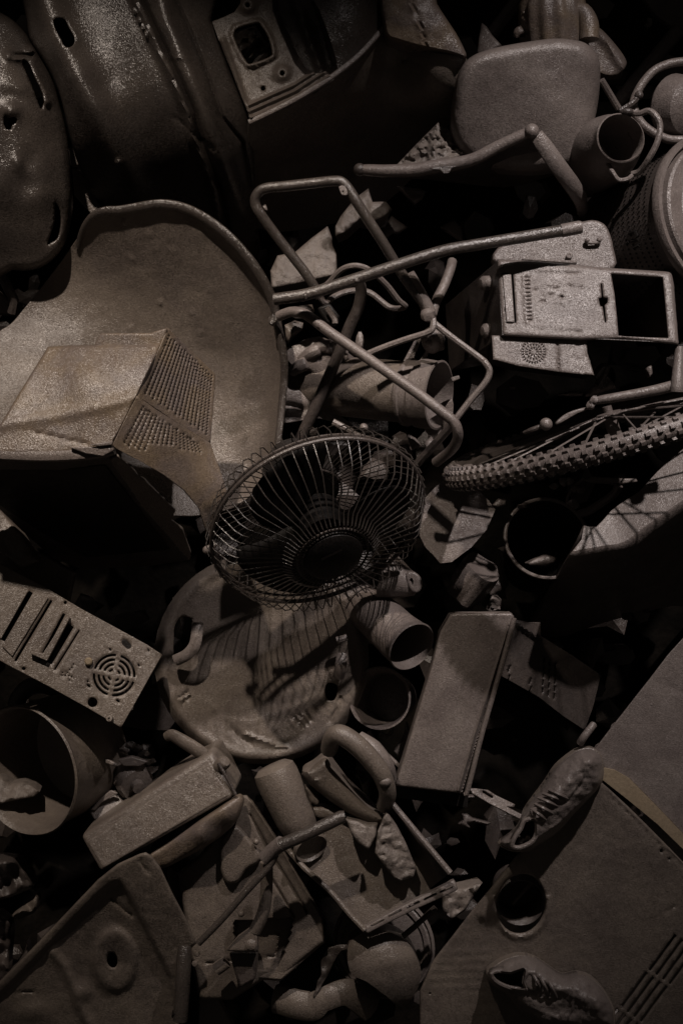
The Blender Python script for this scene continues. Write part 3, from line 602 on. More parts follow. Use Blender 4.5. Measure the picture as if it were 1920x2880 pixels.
# perforated cheek panels
def perf(quad, pl, nu, nv, r, stop=None):
    holes = []
    a, b_, c, d = [np.array(q[:2], float) for q in quad]
    for i in range(nu):
        for j in range(nv):
            u, v = (i+.5)/nu, (j+.5+(.25 if i % 2 else -.25))/nv
            if stop and not stop(u, v): continue
            p = (1-u)*(1-v)*a+u*(1-v)*b_+u*v*c+(1-u)*v*d
            holes.append(ell(p[0], p[1], r, r*1.15, 0, 6))
    return holes
q1 = [(474, 926), (604, 1050), (592, 1245), (388, 1114)]
p1 = plane((455, 964, .555), (386, 1113, .61), (600, 1150, .48))
hs = perf([(474, 940), (600, 1058), (586, 1232), (402, 1110)], p1, 17, 20, 2.3, lambda u, v: v < .97)
m = relief(M(), [(472, 922), (540, 988), (606, 1052), (600, 1150), (592, 1246), (500, 1190), (386, 1113), (420, 1040), (456, 964)], lambda X, Y, E: p1(X, Y)-.002*line(X, Y, [(456, 964), (530, 1020), (602, 1090)], 4), hs, step=10); part('vent_panel', m, CO, t, solid=.006)
p2 = plane((386, 1113, .615), (316, 1256, .59), (640, 1390, .34))
b2_ = tps([(386, 1113, .61), (316, 1256, .62), (500, 1190, .56), (592, 1246, .51), (640, 1390, .505), (592, 1512, .49), (480, 1350, .57), (400, 1290, .60), (545, 1430, .53), (450, 1240, .59)])
hs = perf([(400, 1140), (560, 1250), (590, 1330), (340, 1250)], p2, 17, 11, 2.1, lambda u, v: v < .9-.55*u or (u < .3))
o = [(386, 1113), (440, 1152), (500, 1190), (592, 1246), (622, 1330), (642, 1392), (618, 1455), (592, 1514), (580, 1490), (560, 1430), (520, 1380), (460, 1335), (400, 1300), (316, 1256), (350, 1185)]
m = relief(M(), o, lambda X, Y, E: b2_(X, Y)+.004*line(X, Y, [(386, 1113), (480, 1215), (560, 1350), (590, 1420)], 14), hs, step=10); part('vent_panel', m, CO, t, solid=.006)
# bezel and screen
bz_o = [(-90, 1272), (60, 1281), (160, 1282), (250, 1276), (300, 1268), (318, 1262)]
m = M(); pts = zp(bz_o, [.607, .61, .613, .616, .618, .618]); tube(m, pts, .011, 8, 3, flat=.7); part('bezel_edge', m, CM, t)
m = M(); slab(m, [(196, 1258), (318, 1254), (322, 1266), (290, 1284), (240, 1276)], .63, .02); slab(m, [(250, 1250), (318, 1240), (316, 1252), (280, 1256)], .635, .01); part('corner_clip', m, CM, t, bevel=.002)
front = [(-90, 1290), (60, 1296), (160, 1296), (316, 1272), (380, 1360), (460, 1470), (536, 1574), (420, 1592), (230, 1600), (150, 1570), (60, 1490), (0, 1432), (-90, 1370)]
bs = tps([(-90, 1290, .58), (160, 1297, .585), (316, 1272, .595), (536, 1574, .29), (230, 1600, .24), (60, 1490, .33), (-90, 1370, .45), (300, 1450, .40), (150, 1420, .42)])
part('bezel', relief(M(), front, lambda X, Y, E: bs(X, Y)-.006*(E > 30), step=10), CD, t, solid=.01)
m = relief(M(), [(-90, 1318), (160, 1324), (295, 1308), (480, 1545), (240, 1568), (90, 1480), (-90, 1360)], lambda X, Y, E: bs(X, Y)+.012*np.clip(E/90, 0, 1), step=14); part('screen', m, CB, t)
m = relief(M(), Z7((745, 225), (800, 200), (980, 370), (1190, 575), (1160, 640), (1240, 700), (1295, 860), (1285, 905), (1180, 790), (980, 560)), lambda X, Y, E: bs(X, Y)+.03-.02*np.clip((X-330)/200, 0, 1)+.006*line(X, Y, Z7((790, 240), (880, 330), (1000, 370)), 6), step=8); part('side_trim', m, CL, t, solid=.006)

# ------------------------------------------------------------------ desk fan
t = thing('desk_fan', 'desk fan with round wire cage tipped over below the monitor', 'fan')
fc = P(897, 1473, .50); e1 = Vector((math.cos(R(24)), math.sin(R(24)), 0)); im = Vector((math.sin(R(24)), -math.cos(R(24)), 0))
A = (im*math.sin(R(47))+Vector((0, 0, math.cos(R(47))))).normalized(); e2 = A.cross(e1)
fr = Matrix(((e1.x, e2.x, A.x, fc.x), (e1.y, e2.y, A.y, fc.y), (e1.z, e2.z, A.z, fc.z), (0, 0, 0, 1)))
RF = .203
def loc(m): m.v = [fr@p for p in m.v]; return m
ring = lambda r, h, n=72: [Vector((r*math.cos(2*math.pi*i/n), r*math.sin(2*math.pi*i/n), h)) for i in range(n)]
m = M(); tube(m, ring(RF, 0), .0042, 8, closed=True); part('rim_ring', loc(m), CD, t)
m = M(); tube(m, ring(RF*.985, -.014), .0028, 6, closed=True); part('rim_ring', loc(m), CD, t)
m = M(); tube(m, ring(RF*.33, .087, 48), .0022, 6, closed=True); tube(m, ring(RF*.33, -.075, 48), .0022, 6, closed=True); part('hub_ring', loc(m), CD, t)
wf = M(); tube(wf, [(RF*1.0, 0, 0), (RF*.985, 0, .012), (RF*.90, 0, .046), (RF*.84, 0, .056), (RF*.46, 0, .073), (RF*.38, 0, .088), (RF*.27, 0, .088)], .00125, 5)
wr = M(); tube(wr, [(RF*1.035, 0, -.004), (RF*1.035, 0, -.016), (RF*.97, 0, -.045), (RF*.86, 0, -.066), (RF*.45, 0, -.078), (RF*.25, 0, -.08)], .0012, 5)
w0 = part('front_wire', wf, CW, t); w1 = part('rear_wire', wr, CW, t)
for k in range(62):
    mt = fr@Matrix.Rotation(2*math.pi*k/62+(random.random()-.5)*.012, 4, 'Z')
    if k == 0: w0.matrix_local = mt; w1.matrix_local = mt@Matrix.Rotation(.04, 4, 'Z')
    else: copy_part(w0, t, mt); copy_part(w1, t, mt@Matrix.Rotation(.04, 4, 'Z'))
m = M(); lathe(m, (0, 0, 0), (0, 0, 1), [(0, .096), (RF*.22, .095), (RF*.27, .091), (RF*.28, .084), (RF*.24, .08), (0, .08)], 40); hub = part('hub_cap', loc(m), CB, t)
m = M(); slab2 = [(-.022, .012), (.02, .014), (.022, .02), (-.02, .018)]; m.add([Vector((x, y, .0962)) for x, y in slab2], [(0, 1, 2, 3)]); part('badge', loc(m), CD, hub)
def blade(a0):
    m = M(); vs = []
    for i in range(9):
        for j in range(7):
            r = RF*(.22+.66*i/8); an = a0+R(-32-6*i/8+ (66+10*math.sin(math.pi*i/8))*j/6); h = -.035+.05*j/6+.008*math.sin(math.pi*i/8)
            rr = r*(1-.10*((j/6-.5)*2)**4*(i/8)); vs.append(Vector((rr*math.cos(an), rr*math.sin(an), h)))
    return m.add(vs, [(i*7+j, (i+1)*7+j, (i+1)*7+j+1, i*7+j+1) for i in range(8) for j in range(6)])
for k in range(3): part('blade', loc(blade(R(100+120*k))), CK, t, solid=.003)
m = M(); lathe(m, (0, 0, 0), (0, 0, 1), [(0, .03), (RF*.2, .03), (RF*.24, .02), (RF*.24, -.03), (0, -.03)], 28); part('blade_hub', loc(m), CK, t)
m = M(); lathe(m, (0, 0, 0), (0, 0, 1), [(0, -.20), (.045, -.195), (.066, -.16), (.07, -.11), (.066, -.085), (0, -.08)], 32); part('motor_housing', loc(m), CB, t)
m = M(); ctube(m, [(1085, 1620), (1140, 1640), (1172, 1650)], [.30, .31, .31], [.05, .03, .018], 12, 4); part('neck', m, CM, t)
m = relief(M(), smooth(Z8((1320, 970), (1380, 960), (1425, 1010), (1420, 1070), (1385, 1095), (1340, 1060)), 2), lambda X, Y, E: .34+edge_round(E, 6, .005), [ell(*Z8((1358, 1022))[0], 6, 11, n=10)], step=6, skirt=.02); part('bracket', m, CM, t)
m = M(); ctube(m, Z8((68, 822), (100, 800), (130, 785)), .50, [.007, .005, .004], 8, 3); ball(m, P(*Z8((72, 822))[0], .5), .0085, n=10); part('rim_clip', m, CM, t)

# ------------------------------------------------------------------ round lid under the fan
t = thing('plastic_dish', 'round moulded plastic lid under the fan, striped by the cage shadow', 'lid')
cx, cy = 735, 1852
o = [(cx+302*math.cos(a)*1.0, cy+298*math.sin(a)) for a in [2*math.pi*i/48 for i in range(48)]]
hl = smooth(B2((155, 320), (160, 250), (200, 190), (265, 200), (268, 250), (255, 340), (230, 400), (190, 430), (155, 440)), 2)
hr = smooth(B2((1110, 620), (1140, 605), (1180, 620), (1185, 660), (1165, 715), (1125, 715), (1105, 680)), 2)
def zf(X, Y, E):
    r = np.hypot(X-cx, Y-cy)/300
    z = .25+.02*r**2-.00006*(Y-cy)-.02*np.clip((r-.86)/.14, 0, 1)**2+.003*nz(X, Y, 90, 4)+.0008*nz(X, Y, 30, 2)
    z += .0015*line(X, Y, B2((370, 720), (480, 830), (640, 860), (820, 800), (1050, 690)), 7)+.008*np.exp(-((r-.93)/.05)**2)
    z += .006*line(X, Y, B2((610, 930), (700, 965), (800, 1005), (865, 1010)), 5)-.008*line(X, Y, B2((520, 900), (570, 950), (640, 990)), 9)
    for q in (((185, 700), (245, 660)), ((205, 740), (260, 695)), ((905, 820), (970, 880)), ((940, 800), (1000, 865)), ((975, 790), (1025, 845)), ((1205, 700), (1140, 855))): z -= .007*line(X, Y, B2(*q), 3.5)
    return z
part('disc', relief(M(), o, zf, [hl, hr], step=8), CL, t, solid=.006)
m = M(); ctube(m, B2((305, 228), (300, 300), (285, 370), (235, 430), (165, 465)), [.30, .305, .305, .30, .29], .012, 10, 4, flat=.6); part('handle', m, CM, t)
m = M(); ctube(m, B2((1215, 425), (1205, 500), (1190, 570)), [.29, .30, .285], .012, 10, 4, flat=.6); part('handle', m, CM, t)
m = M(); ctube(m, B2((1180, 338), (1245, 320)), .30, .007, 8, 0); part('peg', m, CM, t)

# ------------------------------------------------------------------ steel computer rear panel
t = thing('computer_back_panel', 'steel computer back panel with slotted fan grille at the left', 'computer panel')
pf = plane((0, 1580, .40), (455, 1832, .385), (340, 2045, .42))
o = Z7((-140, 850), (0, 930), (300, 1085), (560, 1240), (800, 1370), (1000, 1480), (1102, 1547), (1020, 1690), (920, 1870), (822, 2040), (600, 1910), (330, 1760), (100, 1640), (-140, 1510))
hs = []; (gx, gy), = Z7((776, 1686))
ca, sa = math.cos(R(30)), math.sin(R(30))
for r, w_ in ((57, 6.5), (43.5, 6.5), (30, 6), (16, 5)):
    gap = 13/r
    for k in range(4):
        a0 = R(72+30)+k*math.pi/2-math.pi/2+gap/2; a1 = a0+math.pi/2-gap; q = []
        for i in range(7): a = a0+(a1-a0)*i/6; q.append((gx+(r+w_/2)*math.cos(a), gy+(r+w_/2)*math.sin(a)))
        for i in range(7): a = a1+(a0-a1)*i/6; q.append((gx+(r-w_/2)*math.cos(a), gy+(r-w_/2)*math.sin(a)))
        if r > 12: hs.append(q)
zz = lambda *a: Z7(*a)
hs += [slot(*zz((845, 1462), (872, 1488)), 17), ell(*Z7((630, 1870))[0], 14, 14, n=14), ell(*Z7((445, 1193))[0], 5, 5, n=8), ell(*Z7((163, 1641))[0], 6, 5, n=8),
       slot(*zz((745, 1508), (752, 1515)), 5), slot(*zz((940, 1612), (945, 1622)), 5), slot(*zz((1008, 1512), (1010, 1520)), 5), slot(*zz((795, 1856), (808, 1864)), 6), slot(*zz((597, 1752), (608, 1762)), 6), ell(*Z7((597, 1728))[0], 3, 3, n=6)]
for (x, y) in ((500, 1612), (490, 1635), (474, 1650), (460, 1668), (445, 1690), (425, 1668), (470, 1690), (487, 1697), (473, 1720), (424, 1688)): hs.append(ell(*Z7((x, y))[0], 2.2, 2.2, n=6))
hs += [bar(*zz((212, 1120), (20, 1450)), 13), bar(*zz((352, 1178), (105, 1590)), 7), bar(*zz((438, 1268), (268, 1590)), 8), bar(*zz((480, 1345), (330, 1600)), 22), bar(*zz((540, 1380), (372, 1650)), 4.5)]
part('plate', relief(M(), o, lambda X, Y, E: pf(X, Y)+.0006*nz(X, Y, 30), hs, step=10), CL, t, solid=.004, ang=30)
m = M(); slab(m, Z7((455, 1285), (475, 1300), (345, 1545), (320, 1590), (205, 1540), (215, 1522), (292, 1540)), lambda X, Y: pf(X, Y)+.014, .014)
slab(m, Z7((190, 1120), (120, 1090), (-60, 1400), (10, 1440)), lambda X, Y: pf(X, Y)+.004, .004); slab(m, Z7((330, 1160), (225, 1130), (15, 1490), (85, 1560)), lambda X, Y: pf(X, Y)+.004, .004); part('slot_cover', m, CL, t, bevel=.0012)
m = M(); lathe(m, P(*Z7((606, 1592))[0], pf(np.array([251.]), np.array([1860.]))[0]), (0, .1, 1), [(.0075, 0), (.0075, .008), (.005, .01), (0, .0098)], 14); part('screw', m, CT, t)
m = M(); lathe(m, P(*Z7((752, 1985))[0], pf(np.array([312.]), np.array([2022.]))[0]), (-.1, .3, 1), [(.006, 0), (.006, .012), (.002, .0125), (.002, .006), (0, .006)], 14); part('standoff', m, CL, t)
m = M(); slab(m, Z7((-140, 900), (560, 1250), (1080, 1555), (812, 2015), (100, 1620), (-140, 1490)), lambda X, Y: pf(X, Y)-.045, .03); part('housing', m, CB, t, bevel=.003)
m = M(); slab(m, [(-40, 1500), (120, 1560), (210, 1610), (190, 1700), (-40, 1600)], .30, .03); part('dented_plate', m, CL, bevel=.003, label='dented plate between the monitor and the computer back panel', cat='plate')
chunk('lumpy_scrap', [(-30, 1350), (0, 1430), (60, 1500), (110, 1580), (60, 1600), (-30, 1530)], .34, .05, .004, CL, 'coated scrap wedged below the monitor at the left edge', 'scrap', tilt=(0, .02), seed=12)
t = thing('metal_bracket', 'small dark bracket and strap at the left edge above the basin', 'bracket')
m = M(); ctube(m, [(-20, 770), (10, 785), (25, 815), (40, 845), (35, 880)], [.30, .31, .31, .30, .29], .010, 8, 4); part('strap', m, CD, t)
m = M(); slab(m, [(-20, 800), (20, 840), (60, 850), (45, 885), (-20, 880)], .27, .03); part('block', m, CL, t, bevel=.004)

# ------------------------------------------------------------------ computer tower
t = thing('computer_tower', 'computer tower case lying on its back with an empty drive bay', 'computer case')
pf = plane((1398, 730, .44), (1890, 765, .44), (1412, 945, .48))
o = Z5((395, 402), (430, 400), (700, 418), (1090, 455), (1495, 480), (1510, 560), (1540, 940), (1160, 905), (920, 912), (430, 885), (410, 640))
bay = Z5((1112, 488), (1280, 500), (1440, 512), (1458, 700), (1476, 898), (1300, 892), (1160, 885), (1150, 760), (1135, 620))
hs = [bay, bar(*Z5((492, 490), (512, 802)), 6), Z5((1047, 552), (1057, 552), (1066, 640), (1094, 642), (1094, 672), (1074, 690), (1084, 800), (1074, 800), (1060, 700), (1044, 695), (1034, 645), (1054, 640))]
hs += [bar(*Z5((432, 490), (478, 490)), 5), bar(*Z5((452, 802), (495, 804)), 3), bar(*Z5((452, 550), (456, 632)), 6), ell(*Z5((457, 718))[0], 8, 9, n=8)]
vts = [bar(*Z5((567+1.5*i, 512+24.5*i), (602+1.5*i, 512+24.5*i)), 3.2) for i in range(12)]
def zf(X, Y, E):
    z = pf(X, Y)+edge_round(E, 12, .010)
    z -= .0025*line(X, Y, Z5((620, 600), (700, 592), (780, 585), (860, 570), (940, 590)), 2.5)+.002*line(X, Y, Z5((620, 850), (930, 858)), 2.5)+.002*line(X, Y, Z5((500, 485), (930, 490)), 2.5)
    z -= .0015*line(X, Y, Z5((660, 690), (720, 690), (810, 695)), 2)
    for q in (((655, 640), (680, 625)), ((715, 625), (755, 628)), ((785, 645), (810, 638)), ((660, 665), (690, 670)), ((690, 640), (692, 668)), ((800, 640), (815, 650))): z -= .003*line(X, Y, Z5(*q), 3)
    z += .003*line(X, Y, Z5((570, 500), (590, 790)), 7)
    return z
part('front_panel', relief(M(), o, zf, hs+vts, step=7), CM, t, solid=.006, ang=45)
fo = Z5((400, 410), (1490, 488), (1532, 930), (428, 880)); top = [P(x, y, float(pf(np.array([x]), np.array([y]))[0])-.004) for x, y in fo]
bk = zp(Z5((70, 690), (1080, 640), (1130, 900), (95, 1110)), .16)
m = M(); hexa(m, [top[0], top[3], top[2], top[1], bk[0], bk[3], bk[2], bk[1]], skip=(0,)); part('side_panels', m, CD, t, solid=.003, bevel=.002)
for (x, y) in ((318, 552), (330, 852)):
    m = M(); (px, py), = Z5((x, y)); lathe(m, P(px, py, .40), (-.8, -.1, .4), [(.014, -.012), (.014, .004), (.008, .010), (0, .011)], 16); part('foot', m, CM, t)
m = M(); slab(m, Z5((1440, 515), (1462, 520), (1480, 890), (1425, 890), (1400, 600)), .40, .01); part('bay_rail', m, CD, t, bevel=.002)
m = M(); slab(m, Z5((430, 495), (485, 495), (508, 798), (455, 796)), lambda X, Y: pf(X, Y)+.003, .006); part('drive_flap', m, CM, t, bevel=.0015)

t = thing('cover_board', 'pale flat panel with rounded corner behind the computer tower', 'panel')
o = smooth(Z5((400, 330), (640, 230), (930, 165), (1010, 156), (1070, 180), (1105, 240), (1128, 330), (1132, 460), (900, 470), (540, 430), (380, 430)), 3)
part('plate', relief(M(), o, lambda X, Y, E: .36+.0001*(Y-650)+edge_round(E, 7, .006)+.001*nz(X, Y, 30), [ell(*Z5((862, 378))[0], 5, 5, n=8)], step=9, skirt=.03), CM, t)
m = M(); ctube(m, Z5((955, 280), (965, 296), (1000, 298), (1035, 294), (1045, 276)), .372, .0032, 8, 3); [ball(m, P(*Z5(q)[0], .372), .0055, n=10) for q in ((962, 284), (1038, 280))]; part('pull_handle', m, CM, t)
m = M(); slab(m, Z5((555, 392), (890, 408), (905, 425), (880, 432), (550, 408)), .385, .02); part('ledge', m, CM, t, bevel=.003)
m = M(); lathe(m, P(*Z5((848, 384))[0], .37), (0, .3, 1), [(.006, -.01), (.006, .006), (.003, .007), (0, .004)], 12); part('screw', m, CM, t)

t = thing('power_supply', 'pale power supply box with a round perforated grille under the tower', 'power supply')
pg = plane((1385, 965, .468), (1650, 980, .468), (1385, 1012, .475)); hs = []
(gx, gy), = Z5((625, 985))
for r, n_ in ((31, 26), (20, 16), (11, 9)):
    for k in range(n_):
        a = 2*math.pi*k/n_; hs.append(bar((gx+(r-3.4)*math.cos(a), gy+(r-3.4)*math.sin(a)), (gx+(r+3.4)*math.cos(a), gy+(r+3.4)*math.sin(a)), 3.2))
o = Z5((360, 880), (960, 900), (965, 990), (1008, 1132), (900, 1125), (780, 1112), (640, 1092), (530, 1076), (370, 1032))
(c1,), (c2,) = Z5((912, 990)), Z5((985, 1085))
def zf(X, Y, E):
    z = pg(X, Y)+edge_round(E, 5, .004)-.004*line(X, Y, Z5((772, 880), (785, 1112)), 3)
    for (x, y), r in ((c1, 21), (c2, 27)): z -= .002*np.exp(-((np.hypot(X-x, Y-y)-r)/2)**2)
    return z
part('cover', relief(M(), o, zf, hs, step=7, skirt=.0), CM, t, solid=.004)
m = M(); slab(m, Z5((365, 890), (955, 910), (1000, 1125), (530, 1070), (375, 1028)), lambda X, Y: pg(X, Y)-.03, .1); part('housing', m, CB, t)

# bits under the tower
chunk('lumpy_scrap', Z5((950, 1270), (960, 1230), (1010, 1190), (1090, 1140), (1130, 1180), (1145, 1215), (1080, 1230), (1020, 1260)), .34, .03, .01, CM, 'jagged pale scrap above the handlebar of the bicycle', 'scrap', seed=3)
chunk('lumpy_scrap', Z5((770, 1255), (860, 1232), (945, 1240), (930, 1262), (840, 1262)), .32, .02, .003, CM, 'thin pale splinter left of the jagged scrap', 'splinter', seed=4)
chunk('lumpy_scrap', Z5((1330, 1090), (1370, 1060), (1375, 1120), (1355, 1150)), .30, .02, .004, CM, 'small pale chip right of the power supply', 'chip', seed=5)
chunk('lumpy_scrap', Z5((480, 1205), (510, 1205), (512, 1216), (490, 1218)), .25, .02, .001, CM, 'tiny pale chip in the dark below the power supply', 'chip', seed=6)
t = thing('twisted_bracket', 'dark twisted bracket below the corner of the power supply', 'bracket')
m = M(); ctube(m, Z5((1010, 1150), (1050, 1090), (1080, 1085), (1050, 1160), (1030, 1200)), .36, .008, 8, 4); part('arm', m, CD, t)
m = M(); slab(m, Z5((1030, 1170), (1085, 1140), (1075, 1215), (1020, 1205)), .36, .02); part('foot', m, CD, t, bevel=.003)

# ------------------------------------------------------------------ bicycle wheel
t = thing('bike_wheel', 'bicycle wheel with knobby tyre leaning on edge at the right', 'bicycle wheel')
wc = P(1723, 1205.8, .38); RW = .318
e1 = Vector((math.cos(.2976), math.sin(.2976), .036)).normalized(); e2 = Vector((-.08, -.126, 1)); e2 = (e2-e1*e2.dot(e1)).normalized(); A = e1.cross(e2)
fw = Matrix(((e1.x, e2.x, A.x, wc.x), (e1.y, e2.y, A.y, wc.y), (e1.z, e2.z, A.z, wc.z), (0, 0, 0, 1)))
def locw(m): m.v = [fw@p for p in m.v]; return m
crc = lambda r, h=0, n=96: [Vector((r*math.cos(2*math.pi*i/n), r*math.sin(2*math.pi*i/n), h)) for i in range(n)]
m = M(); tube(m, crc(RW), .0195, 14, closed=True); ty = part('tyre', locw(m), CM, t)
kb = M(); hexa(kb, [Vector((.0042*sx*q, .0052*sy*q, .0042*sz)) for sz, q in ((1, .72), (-1, 1.15)) for sx, sy in ((-1, 1), (-1, -1), (1, -1), (1, 1))])
k0 = None; rest = M(); cand = []
for k in range(96):
    a = 2*math.pi*k/96
    for j, ph in enumerate((-88, -52, -17, 17, 52, 88)):
        aa = a+(math.pi/96 if j % 2 else 0)
        mt = fw@Matrix.Rotation(aa, 4, 'Z')@Matrix.Translation((RW, 0, 0))@Matrix.Rotation(R(-ph), 4, 'Y')@Matrix.Translation((.0195, 0, 0))@Matrix.Rotation(R(90), 4, 'Y')
        p = mt.translation; nrm = mt.to_3x3()@Vector((0, 0, 1))
        if p.x > .80: continue
        cand.append((-(nrm.dot((Vector((0, 0, H))-p).normalized()))-p.z, mt))
cand.sort(key=lambda q: q[0])
for i, (_, mt) in enumerate(cand):
    if i < 290:
        if k0 is None: k0 = part('tread_knob', kb, CM, t); k0.matrix_local = mt
        else: copy_part(k0, t, mt)
    else: rest.add([mt@v for v in kb.v], kb.f)
part('tread_blocks', rest, CM, t, kind='stuff', weld=False)
m = M(); lathe(m, (0, 0, 0), (0, 0, 1), [(RW-.020, -.012), (RW-.036, -.010), (RW-.040, 0), (RW-.036, .010), (RW-.020, .012)], 96); part('rim', locw(m), CM, t)
m = M(); lathe(m, (0, 0, 0), (0, 0, 1), [(0, -.045), (.009, -.045), (.009, -.034), (.024, -.032), (.024, -.027), (.013, -.025), (.013, .025), (.024, .027), (.024, .032), (.009, .034), (.009, .045), (0, .045)], 24); part('hub', locw(m), CM, t)
for k in range(32):
    a = 2*math.pi*k/32; sd = 1 if k % 2 else -1; off_ = 1.25 if (k//2) % 2 else -1.25
    m = M(); tube(m, [Vector((.022*math.cos(a+off_), .022*math.sin(a+off_), sd*.029)), Vector(((RW-.036)*math.cos(a), (RW-.036)*math.sin(a), 0))], .0021, 5); part('spoke', locw(m), CM, t)

t = thing('bicycle_handlebar', 'bicycle handlebar with brake lever above the tyre at the right', 'handlebar')
m = M(); ctube(m, Z5((985, 1300), (1060, 1285), (1300, 1245), (1420, 1220), (1520, 1195), (1640, 1170)), [.44, .445, .455, .46, .465, .47], [.006, .0085, .010, .0105, .011, .011], 10, 4); part('bar', m, CM, t)
m = M(); ctube(m, Z5((1545, 955), (1538, 1060), (1530, 1200), (1528, 1235)), [.46, .465, .475, .475], [.0085, .0105, .013, .013], 10, 4); part('stem', m, CM, t)
m = M(); relief(m, smooth(B1((840, 178), (880, 140), (940, 110), (1030, 88), (1040, 98), (960, 130), (900, 165), (850, 190)), 2), lambda X, Y, E: .445+edge_round(E, 4, .003), step=6, skirt=.008); part('brake_lever', m, CM, t)
m = M(); ball(m, P(*B1((1060, 52))[0], .46), .0085, n=10, bump=.3); ball(m, P(*B1((1040, 80))[0], .455), .009, n=10, bump=.3); part('clamp', m, CM, t)
t = thing('ball_lever', 'thin lever with a ball end beside the bicycle tyre', 'lever')
m = M(); ball(m, P(*B1((783, 190))[0], .42), .0125, n=16); part('ball', m, CM, t)
m = M(); ctube(m, B1((655, 238), (700, 222), (760, 200)), [.40, .41, .415], [.003, .005, .005], 8, 3); part('rod', m, CD, t)

# ------------------------------------------------------------------ things below the wheel
t = thing('plywood_offcut', 'flat pale board below the left end of the tyre', 'board')
o = B7((95, 320), (220, 190), (330, 110), (430, 90), (640, 310), (690, 380), (620, 540), (500, 680), (340, 800), (250, 810), (190, 740), (130, 680), (85, 590))
part('plate', relief(M(), o, lambda X, Y, E: .24+.00006*(Y-1400)+.001*nz(X, Y, 30), step=11, skirt=.012), CM, t)
t = thing('plastic_bucket', 'dark open bucket with a thin rim below the bicycle wheel', 'bucket')
c0 = P(*B7((1100, 610))[0], .16); A = Vector((.05, .32, .94)).normalized()
m = M(); lathe(m, c0, A, [(0, -.2), (.06, -.2), (.085, -.0), (.082, 0), (.058, -.19), (0, -.19)], 40); part('body', m, CB, t)
m = M(); u, v, a = frame(A); tube(m, [c0+(u*math.cos(q)+v*math.sin(q))*.086 for q in [2*math.pi*i/48 for i in range(48)]], .0042, 8, closed=True); part('rim', m, CM, t)
chunk('lumpy_scrap', B7((930, 810), (1000, 775), (1100, 740), (1180, 760), (1175, 800), (1090, 835), (960, 830)), .155, .04, .004, CM, 'small pale scrap lying in the mouth of the dark bucket', 'scrap', seed=15)
t = thing('squashed_tin', 'squashed tin can with pale end below the plywood board', 'tin can')
m = M(); pa, pb = P(*B7((430, 1050))[0], .14), P(*B7((560, 880))[0], .18); lathe(m, pa, pb-pa, [(0, 0), (.035, .0), (.042, .01), (.042, .07), (.038, .085), (0, .08)], 24, dent=.4, seed=3); part('can', m, CM, t)
m = M(); ball(m, P(*B7((460, 860))[0], .19), .014, (1.4, 1, .6), 10, .5); part('pull_tab', m, CM, t)
chunk('lumpy_scrap', B7((640, 1080), (640, 900), (690, 840), (730, 690), (745, 900), (745, 1030), (700, 1050)), .13, .04, .004, CM, 'pale strip of scrap left of the bucket', 'scrap', seed=16)
chunk('lumpy_scrap', B7((590, 1150), (640, 1060), (700, 1060), (740, 1100), (730, 1180), (640, 1200)), .15, .05, .02, CM, 'tangle of small scrap above the open metal case', 'scrap', seed=17)
chunk('lumpy_scrap', B7((670, 340), (720, 290), (780, 300), (770, 340), (700, 365)), .2, .04, .006, CM, 'small pale lump under the tyre, right of the board', 'lump', seed=18)
chunk('lumpy_scrap', B7((870, 340), (930, 330), (945, 365), (890, 370)), .18, .04, .003, CM, 'tiny pale lump above the bucket rim', 'lump', seed=19)
t = thing('pedal', 'bicycle pedal and bits of chain under the tyre', 'bicycle pedal')
m = M(); slab(m, B1((1000, 510), (1060, 490), (1230, 500), (1300, 500), (1310, 520), (1200, 535), (1050, 525)), .2, .02); part('pedal_body', m, CM, t, bevel=.003)
m = M(); ctube(m, B1((1200, 540), (1170, 590), (1100, 640), (1030, 685), (970, 705)), [.2, .19, .17, .15, .14], .009, 8, 4); part('crank', m, CM, t)
m = M(); ctube(m, B1((1000, 500), (940, 550), (905, 610), (905, 650)), [.2, .19, .18, .17], .003, 6, 4); part('wire', m, CM, t)
m = M()
for (x, y) in B1((945, 560), (975, 565), (930, 640), (950, 655), (830, 545), (885, 520), (915, 515)): ball(m, P(x, y, .2), .008, (1.2, 1, .7), 8, .6, x)
part('chain_links', m, CM, t, ang=50)

t = thing('curved_shell', 'curved plastic shell striped by the shadows of the wheel spokes', 'plastic shell')
o = smooth(B1((985, 850), (1000, 770), (1070, 778), (1150, 690), (1230, 630), (1320, 570), (1420, 460), (1568, 330), (1700, 240), (1900, 300), (1900, 900), (1850, 1200), (1500, 1230), (1100, 1330), (900, 1400), (760, 1400), (700, 1320), (790, 1160), (900, 960)), 2)
cr = catmull(B1((940, 915), (1110, 885), (1230, 862), (1350, 775), (1568, 622), (1700, 540), (1950, 400)), 4)
crp = cr+[(2300, -200), (1400, -200), (1500, 1500)]
def zf(X, Y, E):
    d = dline(X, Y, cr)*np.where(inside(X, Y, crp), 1, -1)
    return np.where(d > 0, .335-.00045*d, np.where(d > -70, .335-.00002*d*d, .237+.0028*(d+70)))+.0006*nz(X, Y, 40)
part('shell', relief(M(), o, zf, step=10, feats=[(cr, 5)]), CM, t, solid=.004)
m = M(); ctube(m, B1((1005, 775), (960, 870), (880, 1010), (790, 1160), (705, 1318)), [.30, .29, .22, .12, .0], .004, 8, 4); part('edge_bead', m, CD, t)

